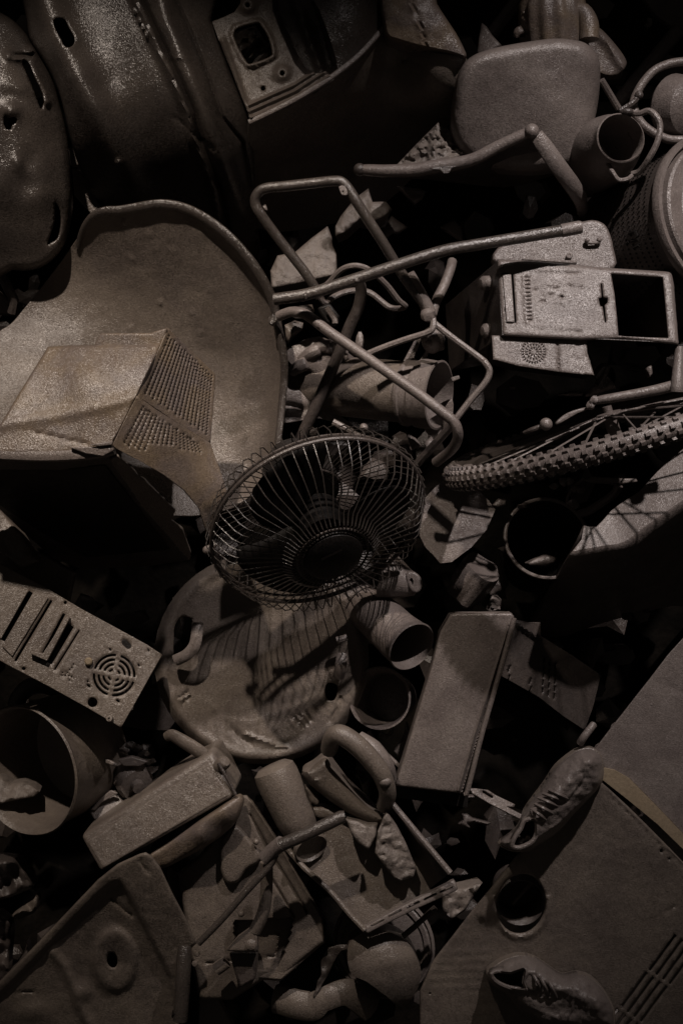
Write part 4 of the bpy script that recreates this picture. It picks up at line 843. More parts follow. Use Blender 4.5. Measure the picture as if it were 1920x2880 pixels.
# ------------------------------------------------------------------ open metal case
t = thing('open_metal_case', 'long open sheet metal computer case right of the fan', 'metal case')
pf = plane((1270, 1725, .37), (1438, 1725, .375), (1300, 2232, .34))
o = B3((660, 165), (700, 158), (1020, 155), (1034, 175), (1005, 330), (945, 500), (830, 880), (728, 1215), (540, 1195), (335, 1170), (440, 830), (555, 450), (600, 270))
def zf(X, Y, E): return pf(X, Y)+edge_round(E, 6, .005)+.006*line(X, Y, B3((1010, 200), (920, 500), (800, 880), (705, 1200)), 3.5)-.004*line(X, Y, B3((1025, 220), (935, 500), (815, 880), (722, 1205)), 2.5)+.0015*nz(X, Y, 60, 2)
part('top_sheet', relief(M(), o, zf, step=9, skirt=.05, feats=[(B3((1017, 210), (928, 500), (808, 880), (714, 1202)), 5)]), CM, t)
m = M(); ctube(m, B3((1036, 185), (950, 505), (850, 850), (765, 1185), (745, 1222)), [.376, .367, .357, .345, .342], .005, 8, 3); part('seam', m, CM, t)
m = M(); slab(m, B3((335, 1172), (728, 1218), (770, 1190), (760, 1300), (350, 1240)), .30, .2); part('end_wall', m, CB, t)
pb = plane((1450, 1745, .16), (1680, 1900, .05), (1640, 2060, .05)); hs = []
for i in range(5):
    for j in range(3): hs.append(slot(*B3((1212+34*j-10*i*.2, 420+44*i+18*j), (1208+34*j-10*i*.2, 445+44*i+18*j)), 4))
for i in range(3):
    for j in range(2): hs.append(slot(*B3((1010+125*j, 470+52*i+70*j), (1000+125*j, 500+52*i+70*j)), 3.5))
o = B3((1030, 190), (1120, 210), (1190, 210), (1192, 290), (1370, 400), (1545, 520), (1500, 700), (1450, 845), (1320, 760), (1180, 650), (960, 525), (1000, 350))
part('vent_sheet', relief(M(), o, lambda X, Y, E: pb(X, Y)+.012*line(X, Y, B3((1060, 220), (1180, 300)), 9), hs, step=9), CD, t, solid=.003)  # darker coat puts the sheet's shade into its colour
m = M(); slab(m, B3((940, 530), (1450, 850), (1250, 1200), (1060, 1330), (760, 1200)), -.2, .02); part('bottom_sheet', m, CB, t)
pq = plane((1320, 2215, .31), (1465, 2310, .31), (1330, 2240, .315))
o = B3((775, 1185), (800, 1185), (880, 1195), (925, 1225), (1040, 1280), (1035, 1295), (985, 1290), (1090, 1345), (1075, 1368), (900, 1280), (790, 1215))
part('bracket_rail', relief(M(), o, lambda X, Y, E: pq(X, Y), [slot(*B3((855, 1205), (905, 1235)), 8)], step=8), CM, t, solid=.005)
m = M(); slab(m, B3((755, 1232), (800, 1232), (805, 1255), (750, 1262)), .29, .02); part('foot', m, CM, t, bevel=.002)
chunk('jagged_chip', B3((705, 1395), (735, 1370), (725, 1335), (760, 1335), (790, 1360), (900, 1392), (880, 1402), (790, 1385), (760, 1395), (775, 1415), (740, 1410)), .18, .02, .002, CM, 'jagged pale chip in the dark below the open metal case', 'chip', seed=4)
m = M(); tube(m, [P(1630, 2090, .38), P(1640, 2074, .388), P(1660, 2048, .385), P(1668, 2038, .38)], .0075, 10, 3); part('steel_rod', m, CM, label='short steel rod at the upper corner of the large cabinet', cat='rod')

# ------------------------------------------------------------------ pipes and cup
t = thing('flared_pipe', 'short flared pipe with open mouth right of the round lid', 'pipe')
pa, pb = P(1020, 1705, .25), P(*B3((432, 352))[0], .36); A = (pb-pa).normalized(); L = (pb-pa).length
A2 = Vector((.52, -.42, .74)).normalized()
m = M(); tube(m, [pa+Vector((-.05, .03, -.03)), pa, pa.lerp(pb, .35)+Vector((0, .004, .004)), pa.lerp(pb, .7), pb-A2*.012], [.040, .043, .046, .048, .050], 32, 4, caps=False); part('pipe_wall', m, CM, t)
m = M(); lathe(m, pb, A2, [(.048, -.02), (.0525, 0), (.050, .002), (.047, -.02), (.044, -.10), (0, -.11)], 40); part('mouth', m, CM, t)
m = M(); u, v, a = frame((pb-pa)); tube(m, [pa+(u*math.cos(q)+v*math.sin(q))*.046 for q in [2*math.pi*i/36 for i in range(36)]], .003, 8, closed=True); part('collar', m, CM, t)
t = thing('plastic_mug', 'open plastic mug standing between the round lid and the metal case', 'mug')
c0 = P(*B3((245, 655))[0], .27); A = Vector((-.22, .12, .97)).normalized()
m = M(); lathe(m, c0, A, [(0, -.14), (.05, -.14), (.054, -.1), (.058, -.02), (.063, -.004), (.063, 0), (.059, 0), (.052, -.03), (.048, -.13), (0, -.13)], 40); part('body', m, CM, t)
m = M(); ctube(m, B3((180, 850), (215, 910), (290, 990), (365, 1060)), [.22, .225, .23, .23], .0045, 8, 3); part('bent_wire', m, CM, label='thin bent wire below the mug', cat='wire')
chunk('lumpy_scrap', B3((330, 970), (390, 880), (405, 790), (428, 850), (395, 1000), (360, 1030)), .2, .03, .002, CM, 'narrow pale strip left of the metal case', 'strip', seed=21)
m = M(); ctube(m, B3((250, 860), (285, 880), (315, 850), (312, 810)), [.2, .2, .2, .2], .004, 8, 4); part('wire_hook', m, CM, label='small wire hook hanging under the mug', cat='hook')

# ------------------------------------------------------------------ clothes iron
t = thing('clothes_iron', 'old clothes iron with arched handle below the round lid', 'iron')
o = smooth([(850, 2168), (880, 2148), (915, 2124), (940, 2150), (985, 2210), (1030, 2258), (1075, 2285), (1090, 2305), (1070, 2322), (1020, 2310), (960, 2275), (900, 2232), (862, 2196)], 3)
part('body', relief(M(), o, lambda X, Y, E: .36+edge_round(E, 26, .035)+.003*line(X, Y, B2((980, 1160), (1040, 1220), (1100, 1210)), 3), step=7, skirt=.05), CL, t)
o = smooth(B2((1040, 1085), (1110, 1050), (1170, 1110), (1330, 1290), (1420, 1400), (1380, 1420), (1250, 1340), (1130, 1220)), 2)
m = M(); ctube(m, B2((1130, 1030), (1150, 960), (1185, 930), (1240, 950), (1330, 1020), (1420, 1120), (1470, 1200), (1500, 1300), (1480, 1380)), [.38, .41, .425, .43, .43, .425, .42, .40, .36], [.016, .018, .019, .0195, .0195, .019, .018, .017, .016], 12, 4); part('handle', m, CL, t)
m = M(); ctube(m, B2((1310, 960), (1400, 1030), (1480, 1130), (1520, 1220)), [.36, .37, .37, .35], [.018, .022, .02, .012], 10, 4); part('heel_cover', m, CM, t)
m = M(); ball(m, P(*B2((1483, 1228))[0], .43), .0105, (1.2, 1, .9), 12); part('dial', m, CM, t)
m = M(); slab(m, [(845, 2178), (915, 2130), (1095, 2300), (1070, 2330)], .30, .012); part('sole_plate', m, CD, t, bevel=.003)

# ------------------------------------------------------------------ bottle
t = thing('squat_bottle', 'rounded plastic bottle lying below the round lid', 'bottle')
pa, pb = P(778, 2180, .33), P(868, 2385, .33); A = (pb-pa).normalized()
m = M(); lathe(m, pa, A, [(0, -.022), (.03, -.021), (.041, -.013), (.0435, 0), (.043, .04), (.040, .09), (.034, .12), (.020, .135)], 32, dent=.03); part('body', m, CL, t)
m = M(); lathe(m, P(876, 2388, .345), (.45, -.5, .74), [(.018, -.05), (.018, -.02), (.034, -.012), (.036, -.004), (.033, 0), (.030, -.006), (0, -.008)], 28); part('cap', m, CL, t)
chunk('lumpy_scrap', B5((690, 20), (740, 45), (780, 95), (770, 125), (730, 110)), .32, .04, .004, CL, 'rounded scrap between the bottle and the iron', 'scrap', seed=23, sm=2)
chunk('lumpy_scrap', B5((730, 145), (800, 135), (900, 165), (915, 185), (830, 200), (750, 195)), .32, .04, .004, CL, 'flat scrap just above the round grip of the bicycle fork', 'scrap', seed=24, sm=2)

# ------------------------------------------------------------------ boxes lower left
t = thing('speaker_box', 'long rectangular speaker box with a textured face, lower left', 'speaker')
fc_ = [(220, 2352), (588, 2112), (604, 2114), (661, 2235), (655, 2245), (288, 2458), (278, 2450)]
m = M(); top = zp([(225, 2352), (597, 2112), (660, 2240), (283, 2456)], [.36, .35, .375, .38]); dv = Vector((.01, .015, -.12))
hexa(m, [top[0], top[3], top[2], top[1]]+[p+dv for p in (top[0], top[3], top[2], top[1])]); part('cabinet', m, CL, t, bevel=.010, seg=4)
ps = plane((225, 2352, .366), (597, 2112, .356), (283, 2456, .386))
part('front_grille', relief(M(), [(243, 2366), (592, 2140), (645, 2238), (290, 2444)], lambda X, Y, E: ps(X, Y)-.004+.0006*nz(X, Y, 7, 3)+.0006*nz(X, Y, 26, 5)+edge_round(E, 5, .004), step=5, skirt=.004), CL, t, ang=60)
m = M(); lathe(m, P(*B4((1405, 440))[0], .36), (.5, .5, .6), [(.014, -.02), (.014, .004), (.010, .01), (0, .011)], 16); part('knob', m, CL, t)
m = M(); ctube(m, B4((1375, 440), (1440, 550), (1485, 640)), .375, .0035, 6, 3); part('cord', m, CD, t)
m = M(); ctube(m, B4((1045, 275), (1085, 265), (1150, 300), (1240, 355), (1290, 390)), [.30, .31, .315, .32, .32], [.009, .013, .015, .015, .014], 10, 4, flat=.6); part('rounded_lever', m, CL, label='rounded lever sticking out above the speaker box', cat='lever')

t = thing('curved_trim', 'curved plastic trim strip along the lower side of the speaker box', 'trim')
o = smooth(B4((930, 1030), (1050, 945), (1200, 840), (1350, 745), (1480, 655), (1520, 650), (1535, 690), (1500, 790), (1420, 880), (1300, 965), (1160, 1040), (1040, 1100), (960, 1100)), 3)
b = tps([B4(q)[0]+(z,) for q, z in (((930, 1030), .365), ((1200, 840), .37), ((1490, 655), .375), ((1535, 700), .37), ((1420, 880), .355), ((1160, 1040), .35), ((1000, 1090), .35), ((1250, 880), .385), ((1420, 780), .385))])
part('strip', relief(M(), o, lambda X, Y, E: b(X, Y)+edge_round(E, 14, .012), step=8, skirt=.02), CO, t)

t = thing('electric_motor', 'small electric motor with tangled windings above the speaker box', 'motor')
pa, pb = P(*B4((870, 540))[0], .27), P(*B4((810, 570))[0], .30)
m = M(); lathe(m, P(*B4((850, 560))[0], .27), (.45, -.35, .8), [(0, -.05), (.034, -.05), (.037, -.03), (.038, 0), (.032, .01), (.014, .012), (.012, .024), (0, .025)], 24, flute=.03, fn=8); part('stator', m, CM, t)
for k, (x, y) in enumerate(((790, 350), (830, 330), (870, 345), (905, 380), (940, 430), (960, 480))):
    m = M(); c = P(*B4((x, y))[0], .27); ball(m, c, .010, (1.3, .8, .6), 8, .9, k); part('winding', m, CD, t, ang=50)
m = M(); slab(m, B4((650, 410), (690, 420), (745, 450), (730, 465), (665, 440)), .31, .01); slab(m, B4((740, 420), (830, 400), (930, 430), (880, 460), (780, 460)), .30, .02); part('terminal', m, CM, t, bevel=.002)
t = thing('small_carton', 'small crushed carton beside the electric motor', 'carton')
m = M(); slab(m, B4((560, 745), (640, 650), (700, 605), (750, 625), (790, 700), (640, 800), (590, 800)), lambda X, Y: .27+.0003*(Y-2250), .08); part('box', m, CM, t, bevel=.004)
m = M(); slab(m, B4((570, 735), (660, 640), (700, 610), (745, 630), (640, 690), (600, 740)), .285, .006); part('flap', m, CM, t, bevel=.002)

# ------------------------------------------------------------------ cooking pot
t = thing('cooking_pot', 'deep round cooking pot lying open with a stone inside', 'pot')
c0 = P(*B4((160, 487))[0], .33); A = Vector((-.48, -.12, .87)).normalized(); rr = .128
m = M(); lathe(m, c0, A, [(0, -.19), (.10, -.19), (.118, -.175), (.124, -.10), (.125, -.01), (rr, -.004), (rr+.003, .0), (rr, .004), (.124, 0), (.120, -.01), (.117, -.10), (.110, -.165), (.09, -.178), (0, -.18)], 56, dent=.012); part('body', m, CL, t)
m = M(); ctube(m, B4((500, 458), (560, 468), (630, 475)), [.30, .28, .25], .003, 6, 3); part('seam', m, CL, t)
m = M(); ctube(m, B4((400, 250), (415, 215), (440, 200), (420, 190), (450, 170)), [.30, .30, .29, .29, .29], .0016, 5, 4); part('thread', m, CD, t)
chunk('broken_stone', B4((-80, 530), (0, 510), (60, 570), (140, 555), (210, 580), (252, 620), (215, 650), (60, 680), (-80, 720)), .27, .06, .008, CR, 'flat broken stone lying inside the cooking pot', 'stone', tilt=(0, .05), seed=31)
t = thing('rubber_hose', 'dim curved hose between the computer panel and the pot', 'hose')
m = M(); ctube(m, [(40, 2010), (55, 1960), (90, 1930), (150, 1935), (220, 1990), (265, 2060)], [.16, .18, .19, .19, .18, .16], .018, 10, 4); part('hose', m, CD, t)
m = M(); [ball(m, P(x, y, .22), .011, n=10, bump=.3, seed=x) for x, y in ((236, 2052), (268, 2080))]; part('stud', m, CL, t)

# ------------------------------------------------------------------ stamped sheet (sink)
t = thing('stamped_steel_sink', 'stamped steel sink with raised border and drain hole, bottom left', 'sink')
o = B4((-140, 1930), (0, 1810), (200, 1610), (430, 1370), (620, 1170), (740, 1075), (880, 1010), (920, 1000), (955, 1020), (1010, 1090), (1100, 1280), (1180, 1430), (1240, 1575), (1150, 1660), (1130, 1760), (1130, 2250), (-140, 2250))
inner = smooth(B4((-140, 2010), (0, 1890), (200, 1690), (450, 1430), (640, 1240), (725, 1185), (775, 1205), (860, 1360), (970, 1570), (1060, 1750), (1090, 1850), (1100, 2280), (-140, 2280)), 2)
base = tps([(-60, 2800, .315), (0, 2760, .32), (190, 2560, .365), (330, 2430, .415), (430, 2400, .425), (490, 2520, .395), (560, 2660, .35), (500, 2800, .315), (500, 2960, .28), (100, 2960, .28), (280, 2750, .315)])
(hx, hy), = B4((708, 1682))
def zf(X, Y, E):
    d = dline(X, Y, inner+inner[:1])*np.where(inside(X, Y, inner), 1, -1)
    z = base(X, Y)-.016*(1/(1+np.exp(-(d-4)/3.2)))+edge_round(E, 8, .012)
    r = np.hypot((X-hx-8)/62, (Y-hy)/88)
    z += .012/(1+np.exp((r-1)/.06))-.006*np.exp(-(r/.5)**2)
    z += .009*line(X, Y, B4((340, 1640), (410, 1730), (460, 1840), (500, 1960), (560, 2083), (600, 2200)), 14)
    z += .010*gau(X, Y, *B4((525, 1890))[0], 22, 26)
    z += -.006*line(X, Y, B4((700, 1290), (790, 1370), (830, 1400)), 4)+.012*gau(X, Y, *B4((210, 2010))[0], 50, 35)-.006*line(X, Y, B4((110, 1890), (170, 1880), (215, 1885)), 3)
    z += -.006*line(X, Y, B4((885, 1045), (905, 1090), (940, 1135)), 3)+.002*nz(X, Y, 60, 2)+.001*nz(X, Y, 20, 3)
    return z
part('sheet', relief(M(), o, zf, [ell(hx, hy, 15, 23, -8, 14)], step=7, feats=[(inner[:-6], 5)]), CL, t, solid=.004, ang=50)
t = thing('crumpled_bag', 'crumpled dark plastic bag at the lower left edge', 'bag')
def zf(X, Y, E): return .24+.03*nz(X, Y, 60, 3)+.02*nz(X, Y, 25, 5)+edge_round(E, 14, .02)
part('upper_fold', relief(M(), smooth(B4((-90, 1060), (70, 1045), (120, 1070), (170, 1150), (215, 1215), (130, 1260), (0, 1305), (-90, 1300)), 2), zf, step=7, skirt=.05), CD, t)
part('lower_fold', relief(M(), smooth(B4((75, 1400), (150, 1340), (230, 1270), (240, 1320), (215, 1385), (110, 1415)), 2), lambda X, Y, E: zf(X, Y, E)-.02, step=6, skirt=.03), CL, t)
part('side_fold', relief(M(), smooth(B4((-60, 1400), (60, 1420), (75, 1550), (60, 1750), (150, 1640), (170, 1560), (180, 1680), (60, 1800), (-60, 1840)), 2), lambda X, Y, E: zf(X, Y, E)-.06, step=7, skirt=.03), CD, t)

# ------------------------------------------------------------------ bicycle crank / handlebar bits
t = thing('bicycle_fork', 'bicycle fork with a steerer, long rod and round grip, bottom centre', 'bicycle fork')
m = M(); ctube(m, B5((560, 350), (700, 290), (905, 190), (920, 188)), [.43, .435, .44, .44], [.0125, .0125, .0125, .011], 12, 0); part('grip', m, CG, t)
m = M(); ctube(m, B5((480, 420), (530, 370), (575, 335)), [.41, .42, .43], [.014, .0145, .015], 12, 3); part('collar', m, CM, t)
m = M(); ctube(m, B5((540, 400), (500, 470), (380, 600), (240, 760), (115, 888)), [.42, .415, .41, .40, .39], .0066, 10, 3); part('long_rod', m, CG, t)
m = M(); ctube(m, B5((490, 440), (490, 560), (480, 680), (455, 760), (425, 820)), [.38, .37, .36, .355, .35], .0125, 10, 4); part('steerer', m, CL, t)
m = relief(M(), B5((270, 930), (330, 860), (420, 795), (440, 850), (442, 935)), lambda X, Y, E: .36+edge_round(E, 5, .004), step=7, skirt=.02); br = part('bracket', m, CL, t)
m = M(); lathe(m, P(*B5((404, 893))[0], .362), (0, .1, 1), [(.0105, -.004), (.0105, .005), (.005, .008), (0, .008)], 8); part('bolt', m, CL, br)
m = M(); slab(m, B5((280, 940), (440, 940), (430, 1090), (340, 1140), (300, 1010)), .33, .06); part('yoke', m, CD, t, bevel=.006)
m = M(); ctube(m, B4((1165, 1590), (1160, 1660), (1150, 1850), (1138, 2040), (1135, 2062)), [.37, .375, .375, .37, .37], [.012, .0145, .0145, .0145, .0145], 14, 0, caps=False); part('open_tube', m, CG, t)
m = M(); lathe(m, P(*B4((1128, 2040))[0], .372), (-.05, -.75, .65), [(.0145, -.01), (.0145, 0), (.0115, 0), (.011, -.03), (0, -.03)], 18); part('tube_end', m, CB, t)
m = M(); ctube(m, B4((1360, 1740), (1430, 1690)), .33, .013, 10, 0); part('peg', m, CL, t)
m = M(); [ball(m, P(*q, .375), .0065, n=8) for q in B5((105, 945), (95, 1000))]; part('nut', m, CL, t)

# ------------------------------------------------------------------ tray with slots and stones on it
t = thing('slotted_tray', 'metal tray with a slotted front rim carrying broken stones', 'tray')
pf = plane((830, 2400, .33), (1040, 2610, .36), (1270, 2480, .36))
def pz(x, y): return float(pf(np.array([float(x)]), np.array([float(y)]))[0])
o = B5((600, 340), (800, 230), (1160, 120), (1280, 340), (1400, 590), (1040, 812), (830, 590))
part('floor', relief(M(), o, lambda X, Y, E: pf(X, Y)-.022+.001*nz(X, Y, 40), [], step=10), CL, t, solid=.003)
hs = [slot(*B5((x-30, y+15), (x+30, y-15)), 8) for x, y in ((1100, 775), (1197, 722), (1297, 676), (1390, 632), (1478, 592))]+[ell(*B5((1034, 800))[0], 3, 3, n=6)]
o = smooth(B5((1000, 800), (1040, 790), (1200, 700), (1380, 610), (1480, 560), (1520, 540), (1537, 580), (1520, 605), (1300, 705), (1080, 815), (1040, 832)), 2)
part('front_rim', relief(M(), o, lambda X, Y, E: pf(X, Y)+.004+edge_round(E, 4, .004), hs, step=6, skirt=.012), CM, t)
m = M(); ctube(m, B5((605, 368), (700, 475), (830, 590), (940, 720), (1030, 815)), [pz(*q)+.004 for q in B5((605, 368), (700, 475), (830, 590), (940, 720), (1030, 815))], .0055, 8, 3); part('side_rim', m, CL, t)
qa = B5((610, 380), (1035, 825)); m = M(); a_, b_ = [P(x, y, pz(x, y)) for x, y in qa]; m.add([a_, b_, b_+Vector((0, -.02, -.12)), a_+Vector((-.01, -.03, -.12))], [(0, 1, 2, 3)]); part('side_wall', m, CD, t, solid=.003)
a_, b_ = P(*B5((1170, 105))[0], .375), P(*B5((1500, 500))[0], .405); c_, d_ = P(*B5((1385, 590))[0], .335), P(*B5((1140, 160))[0], .31)
m = M(); m.add([a_, b_, c_, d_], [(3, 2, 1, 0)]); part('side_wall', m, CD, t, solid=.004)
m = M(); tube(m, [a_, b_], .006, 8); part('side_rim', m, CM, t)
chunk('stone_on_tray', B5((925, 200), (1000, 212), (1050, 228), (1102, 225), (1090, 300), (1050, 375), (990, 330), (955, 285)), .375, .04, .002, CR, 'smooth angular stone on the slotted tray beside the grip', 'stone', seed=41, tilt=(0, .01))
chunk('stone_on_tray', B5((1148, 155), (1205, 235), (1250, 320), (1285, 400), (1312, 470), (1300, 520), (1230, 545), (1190, 525), (1130, 450), (1085, 390), (1100, 270)), .385, .05, .008, CR, 'long rough stone on the slotted tray near its right wall', 'stone', seed=42, tilt=(-.02, 0), step=7)
chunk('broken_stone', B6((190, 1000), (210, 930), (300, 910), (420, 880), (320, 1040), (230, 1100), (190, 1060)), .25, .06, .010, CR, 'rough stone between the slotted tray and the large cabinet', 'stone', seed=43)

# ------------------------------------------------------------------ television shell and disc
t = thing('television_shell', 'grooved plastic television back shell under the bicycle fork', 'television shell')
pf = plane((690, 2250, .32), (905, 2640, .30), (640, 2700, .28))
o = B5((330, 70), (380, 70), (415, 100), (540, 290), (680, 530), (800, 740), (812, 882), (700, 970), (560, 1095), (470, 1090), (300, 1200), (120, 1200), (60, 900), (0, 500), (120, 400), (240, 250))
def zf(X, Y, E):
    z = pf(X, Y)+edge_round(E, 10, .02)+.0015*nz(X, Y, 40)
    z -= .008*line(X, Y, B5((345, 260), (450, 420), (560, 600), (640, 740)), 3)+.008*line(X, Y, B5((400, 180), (520, 400), (620, 560), (710, 715)), 3)
    z += .006*line(X, Y, B5((415, 110), (540, 300), (790, 745)), 8)-.03*inside(X, Y, B5((310, 770), (640, 745), (600, 900), (540, 1030), (330, 1040)))
    z -= .006*line(X, Y, B5((150, 1000), (300, 980), (540, 960), (560, 820)), 3)
    return z
part('back', relief(M(), o, zf, step=7, feats=[(B5((345, 260), (450, 420), (560, 600), (640, 740)), 3), (B5((400, 180), (520, 400), (620, 560), (710, 715)), 3)]), CL, t, solid=.004, ang=50)
m = M(); slab(m, B5((440, 1080), (560, 1010), (790, 850), (812, 884), (570, 1095)), .285, .03); part('rim_lip', m, CL, t, bevel=.004)
m = M(); [ball(m, P(*q, .335), .0065, n=10) for q in B5((432, 328), (350, 725))]; part('screw', m, CL, t)
o = smooth(B5((232, 440), (250, 300), (320, 240), (400, 320), (460, 400), (440, 445), (380, 480), (335, 545), (285, 560), (250, 525)), 3)
part('oval_tongue', relief(M(), o, lambda X, Y, E: pf(X, Y)+.02+edge_round(E, 10, .01), step=7, skirt=.02), CL, label='smooth oval tongue lying on the grooved television shell', cat='tongue')
m = M(); slab(m, B5((-60, 480), (60, 560), (280, 600), (300, 760), (200, 900), (-20, 960)), lambda X, Y: .24+0*X, .03); part('cover_plate', m, CL, bevel=.004, label='flat plate under the long rod of the bicycle fork', cat='plate')
m = M(); slab(m, B4((1260, 1840), (1350, 1880), (1480, 2120), (1250, 2120)), .2, .03); part('cracked_plate', m, CL, bevel=.003, label='cracked plate at the bottom, right of the open tube', cat='plate')

# ------------------------------------------------------------------ helmet and disc
t = thing('scooter_helmet', 'dusty domed helmet with dark opening at the bottom centre', 'helmet')
o = smooth(B5((940, 900), (960, 870), (1020, 830), (1110, 815), (1200, 840), (1270, 890), (1320, 980), (1340, 1060), (1310, 1160), (1240, 1240), (1150, 1180), (1040, 1100), (960, 1060), (935, 980)), 3)
(cx, cy), = B5((1110, 1010))
part('dome', relief(M(), o, lambda X, Y, E: .22+.12*np.sqrt(np.clip(1-((X-cx)/150)**2-((Y-cy)/160)**2, 0, 1))+.002*nz(X, Y, 40), step=8, skirt=.06), CL, t)
m = relief(M(), smooth(B5((790, 990), (820, 930), (870, 900), (935, 895), (945, 920), (900, 930), (860, 990), (830, 1060), (790, 1120), (760, 1180), (750, 1170), (790, 1060)), 2), lambda X, Y, E: .27+.006*nz(X, Y, 20), step=7); part('visor_edge', m, CD, t, solid=.005)
m = M(); ctube(m, B5((540, 1190), (640, 1220), (740, 1235), (800, 1200), (900, 1160), (970, 1170), (1060, 1240)), [.22, .24, .25, .26, .26, .25, .22], [.03, .03, .03, .024, .026, .03, .03], 10, 4, flat=.6); part('chin_strap', m, CL, t)
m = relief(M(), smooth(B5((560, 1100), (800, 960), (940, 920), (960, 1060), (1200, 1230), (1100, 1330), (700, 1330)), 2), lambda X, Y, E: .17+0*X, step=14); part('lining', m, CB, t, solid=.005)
t = thing('wheel_disc', 'round hubcap disc half hidden behind the helmet', 'hubcap')
c0 = P(*B5((1130, 900))[0], .21); A = Vector((-.30, .05, .95)).normalized()
m = M(); lathe(m, c0, A, [(0, .0), (.06, .004), (.085, .0), (.088, .004), (.096, .004), (.100, .0), (.104, .004), (.108, -.004), (.104, -.012), (0, -.012)], 56); part('disc', m, CM, t)
m = M(); ctube(m, B5((1240, 850), (1300, 800), (1420, 690)), .31, .006, 8, 0); ctube(m, B5((1320, 780), (1400, 710)), .318, .005, 8, 0); part('clip', m, CD, t)

# ------------------------------------------------------------------ large cabinet lower right
t = thing('appliance_cabinet', 'large upturned cabinet with round hole and vent slots, lower right', 'cabinet')
pf = plane((1700, 2200, .37), (1920, 2420, .345), (1200, 2760, .30))
o = B6((1090, 290), (1250, 440), (1400, 590), (1620, 815), (1620, 1780), (60, 1780), (60, 1500), (140, 1320), (250, 1180), (365, 1030), (450, 930), (600, 740), (800, 540))
hs = [ell(*B6((640, 1000))[0], 68, 84, 12, 28), ell(*B6((1443, 699))[0], 5, 6, n=10), ell(*B6((1489, 745))[0], 4, 4, n=8), ell(*B6((118, 1517))[0], 3, 3, n=6)]
for g_ in range(3):
    for k in range(4):
        x0, y0 = 1525-165*g_+38*k, 1180+215*g_+ 26*k
        hs.append(bar(*B6((x0, y0), (x0-150, y0+205)), 8.5))
def zf(X, Y, E):
    z = pf(X, Y)+edge_round(E, 7, .006)-.003*line(X, Y, B6((1130, 360), (1300, 530), (1568, 790)), 3)+.0018*nz(X, Y, 110, 3)+.0008*nz(X, Y, 18, 5)
    z += .006*np.exp(-((np.hypot((X-B6((640, 1000))[0][0])/68, (Y-B6((640, 1000))[0][1])/84)-1.12)/.10)**2)*(Y > 2520)
    z -= .004*line(X, Y, B6((1470, 1055), (1500, 1030), (1530, 1015)), 3)-.012*line(X, Y, B6((430, 1060), (500, 920), (620, 770)), 20)
    for k in range(5): z += .0012*line(X, Y, B6((110, 1290+48*k), (470, 1270+50*k)), 7)
    return z
part('front_face', relief(M(), o, zf, hs, step=8), CL, t, solid=.005, ang=50)
c0 = P(*B6((640, 1000))[0], .318)
m = M(); lathe(m, c0, (.0, -.1, 1), [(.045, -.003), (.045, -.10), (0, -.10)], 32); part('port_tube', m, CD, t, solid=.002)
m = M(); ctube(m, B6((590, 1000), (700, 880)), [.26, .27], .004, 6, 0); part('port_brace', m, CM, t)
o = B6((1104, 222), (1180, 238), (1262, 285), (1420, 445), (1568, 600), (1640, 670), (1640, 760), (1420, 545), (1250, 405), (1104, 290))
pe = plane((1690, 2160, .378), (1920, 2350, .355), (1690, 2192, .376))
part('bare_edge', relief(M(), o, lambda X, Y, E: pe(X, Y)-.004, step=10, skirt=.02), CT, t)
o = B6((1100, 225), (1060, 120), (1200, -60), (1350, -250), (1480, -420), (1640, -600), (1640, 660), (1568, 600), (1420, 445), (1262, 285), (1180, 238))
pt = plane((1690, 2160, .372), (1920, 2345, .352), (1900, 1800, .36))
part('side_face', relief(M(), o, lambda X, Y, E: pt(X, Y)-.006-.003*line(X, Y, B6((1380, -300), (1640, -160)), 3)+.001*nz(X, Y, 40), step=12), CM, t, solid=.005)

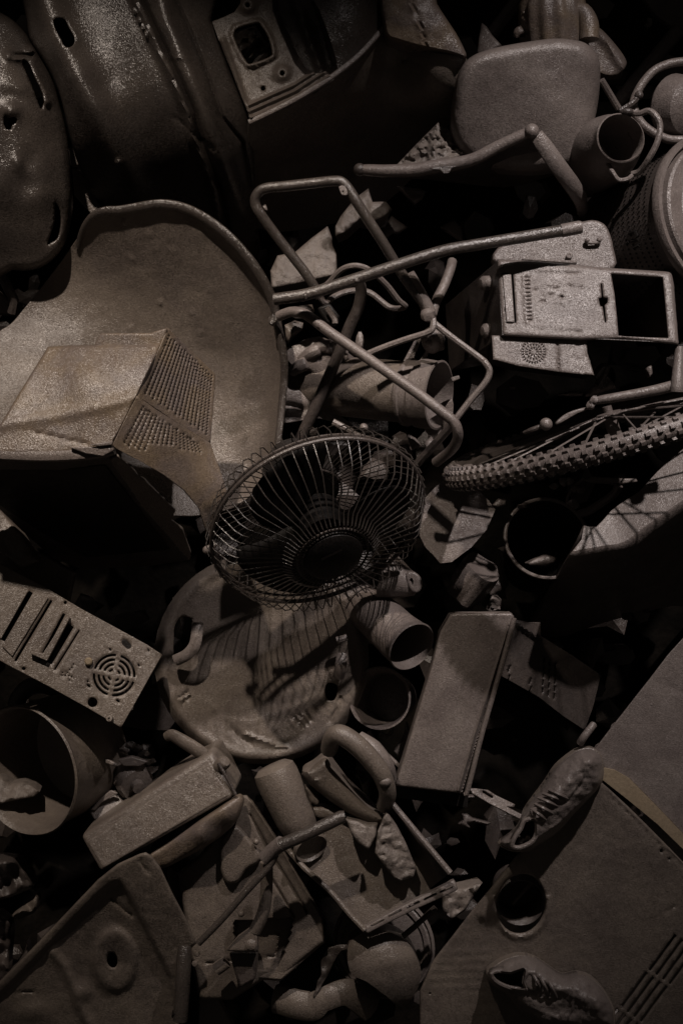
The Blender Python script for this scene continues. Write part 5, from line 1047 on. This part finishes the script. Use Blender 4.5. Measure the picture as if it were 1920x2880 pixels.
# ------------------------------------------------------------------ shoes
def shoe(name, label, outline, opening, ridge, zb, hgt, laces, seam, heel, tongue):
    t = thing(name, label, 'shoe')
    o = smooth(outline, 3); op = smooth(opening, 2)
    def zf(X, Y, E):
        d = np.clip(E/42, 0, 1); z = zb+hgt*np.sqrt(np.clip(1-(1-d)**2, 0, 1))
        z += .016*line(X, Y, ridge, 26)+.003*nz(X, Y, 22, 4)+.0022*nz(X, Y, 9, 6)
        for s in seam: z += .004*line(X, Y, s, 4)-.003*line(X, Y, [(x+5, y+4) for x, y in s], 4)
        z += .012*np.exp(-(dline(X, Y, op+op[:1])/9)**2)
        return z
    part('upper', relief(M(), o, zf, [op], step=5, skirt=.02), CM, t, ang=60, solid=.003)
    cx = sum(p[0] for p in o)/len(o); cy = sum(p[1] for p in o)/len(o)
    part('sole', relief(M(), [(cx+(x-cx)*1.03, cy+(y-cy)*1.03) for x, y in o], lambda X, Y, E: zb+edge_round(E, 5, .004), step=12, skirt=.022), CL, t)
    part('insole', relief(M(), op, lambda X, Y, E: zb+.006+.02*gau(X, Y, heel[0], heel[1], 22), step=8), CD, t)
    for a, b in laces:
        m = M(); mid = ((a[0]+b[0])/2, (a[1]+b[1])/2); z0 = zb+hgt
        tube(m, [P(*a, z0+.004), P(*mid, z0+.022), P(*b, z0+.004)], .0032, 6, 5); part('lace', m, CM, t)
    m = relief(M(), smooth(tongue, 2), lambda X, Y, E: zb+hgt+.012+edge_round(E, 6, .005), step=6, skirt=.01); part('tongue', m, CM, t)
    m = M(); oz = [P(x, y, float(zf(np.array([x]), np.array([y]), np.array([20.]))[0])-.004) for x, y in op[::2]]; tube(m, oz, .0045, 8, 2, closed=True); part('collar', m, CM, t)
shoe('laced_shoe', 'laced shoe standing toe up on the edge of the large cabinet',
     B6((1045, 118), (1085, 145), (1104, 200), (1102, 290), (1070, 350), (1000, 425), (930, 500), (880, 560), (820, 610), (740, 660), (690, 690), (600, 695), (522, 655), (590, 600), (640, 545), (665, 470), (720, 390), (780, 310), (840, 220), (930, 145), (990, 118)),
     B6((660, 525), (715, 515), (732, 560), (722, 620), (690, 655), (630, 680), (590, 668), (605, 620), (640, 570)),
     B6((1020, 200), (930, 290), (840, 380), (760, 470)), .385, .05,
     [B6((740, 395), (850, 440)), B6((765, 370), (880, 410)), B6((800, 350), (905, 395)), B6((720, 430), (820, 480)), B6((700, 460), (780, 515))],
     [B6((985, 130), (1010, 190), (1000, 260), (960, 330), (900, 400)), B6((740, 620), (830, 560), (930, 470), (1040, 360))], B6((640, 640))[0],
     B6((690, 470), (740, 440), (790, 470), (770, 530), (720, 525)))
shoe('worn_shoe', 'worn low shoe lying in front of the vent slots at the bottom right',
     B6((450, 1400), (490, 1362), (560, 1320), (640, 1300), (720, 1318), (800, 1370), (880, 1418), (960, 1404), (1040, 1430), (1110, 1500), (1150, 1570), (1168, 1640), (1130, 1720), (800, 1720), (700, 1660), (620, 1600), (560, 1520), (480, 1465)),
     B6((470, 1402), (510, 1385), (580, 1392), (650, 1368), (668, 1390), (655, 1450), (670, 1490), (610, 1490), (540, 1470), (490, 1440)),
     B6((720, 1400), (850, 1480), (980, 1530), (1080, 1580)), .335, .05,
     [B6((700, 1390), (760, 1500)), B6((745, 1410), (800, 1520)), B6((790, 1430), (845, 1535))],
     [B6((900, 1430), (940, 1500), (930, 1600), (890, 1680)), B6((600, 1540), (700, 1600), (850, 1660))], B6((520, 1430))[0],
     B6((660, 1400), (720, 1390), (760, 1440), (720, 1500), (665, 1480)))
finish()
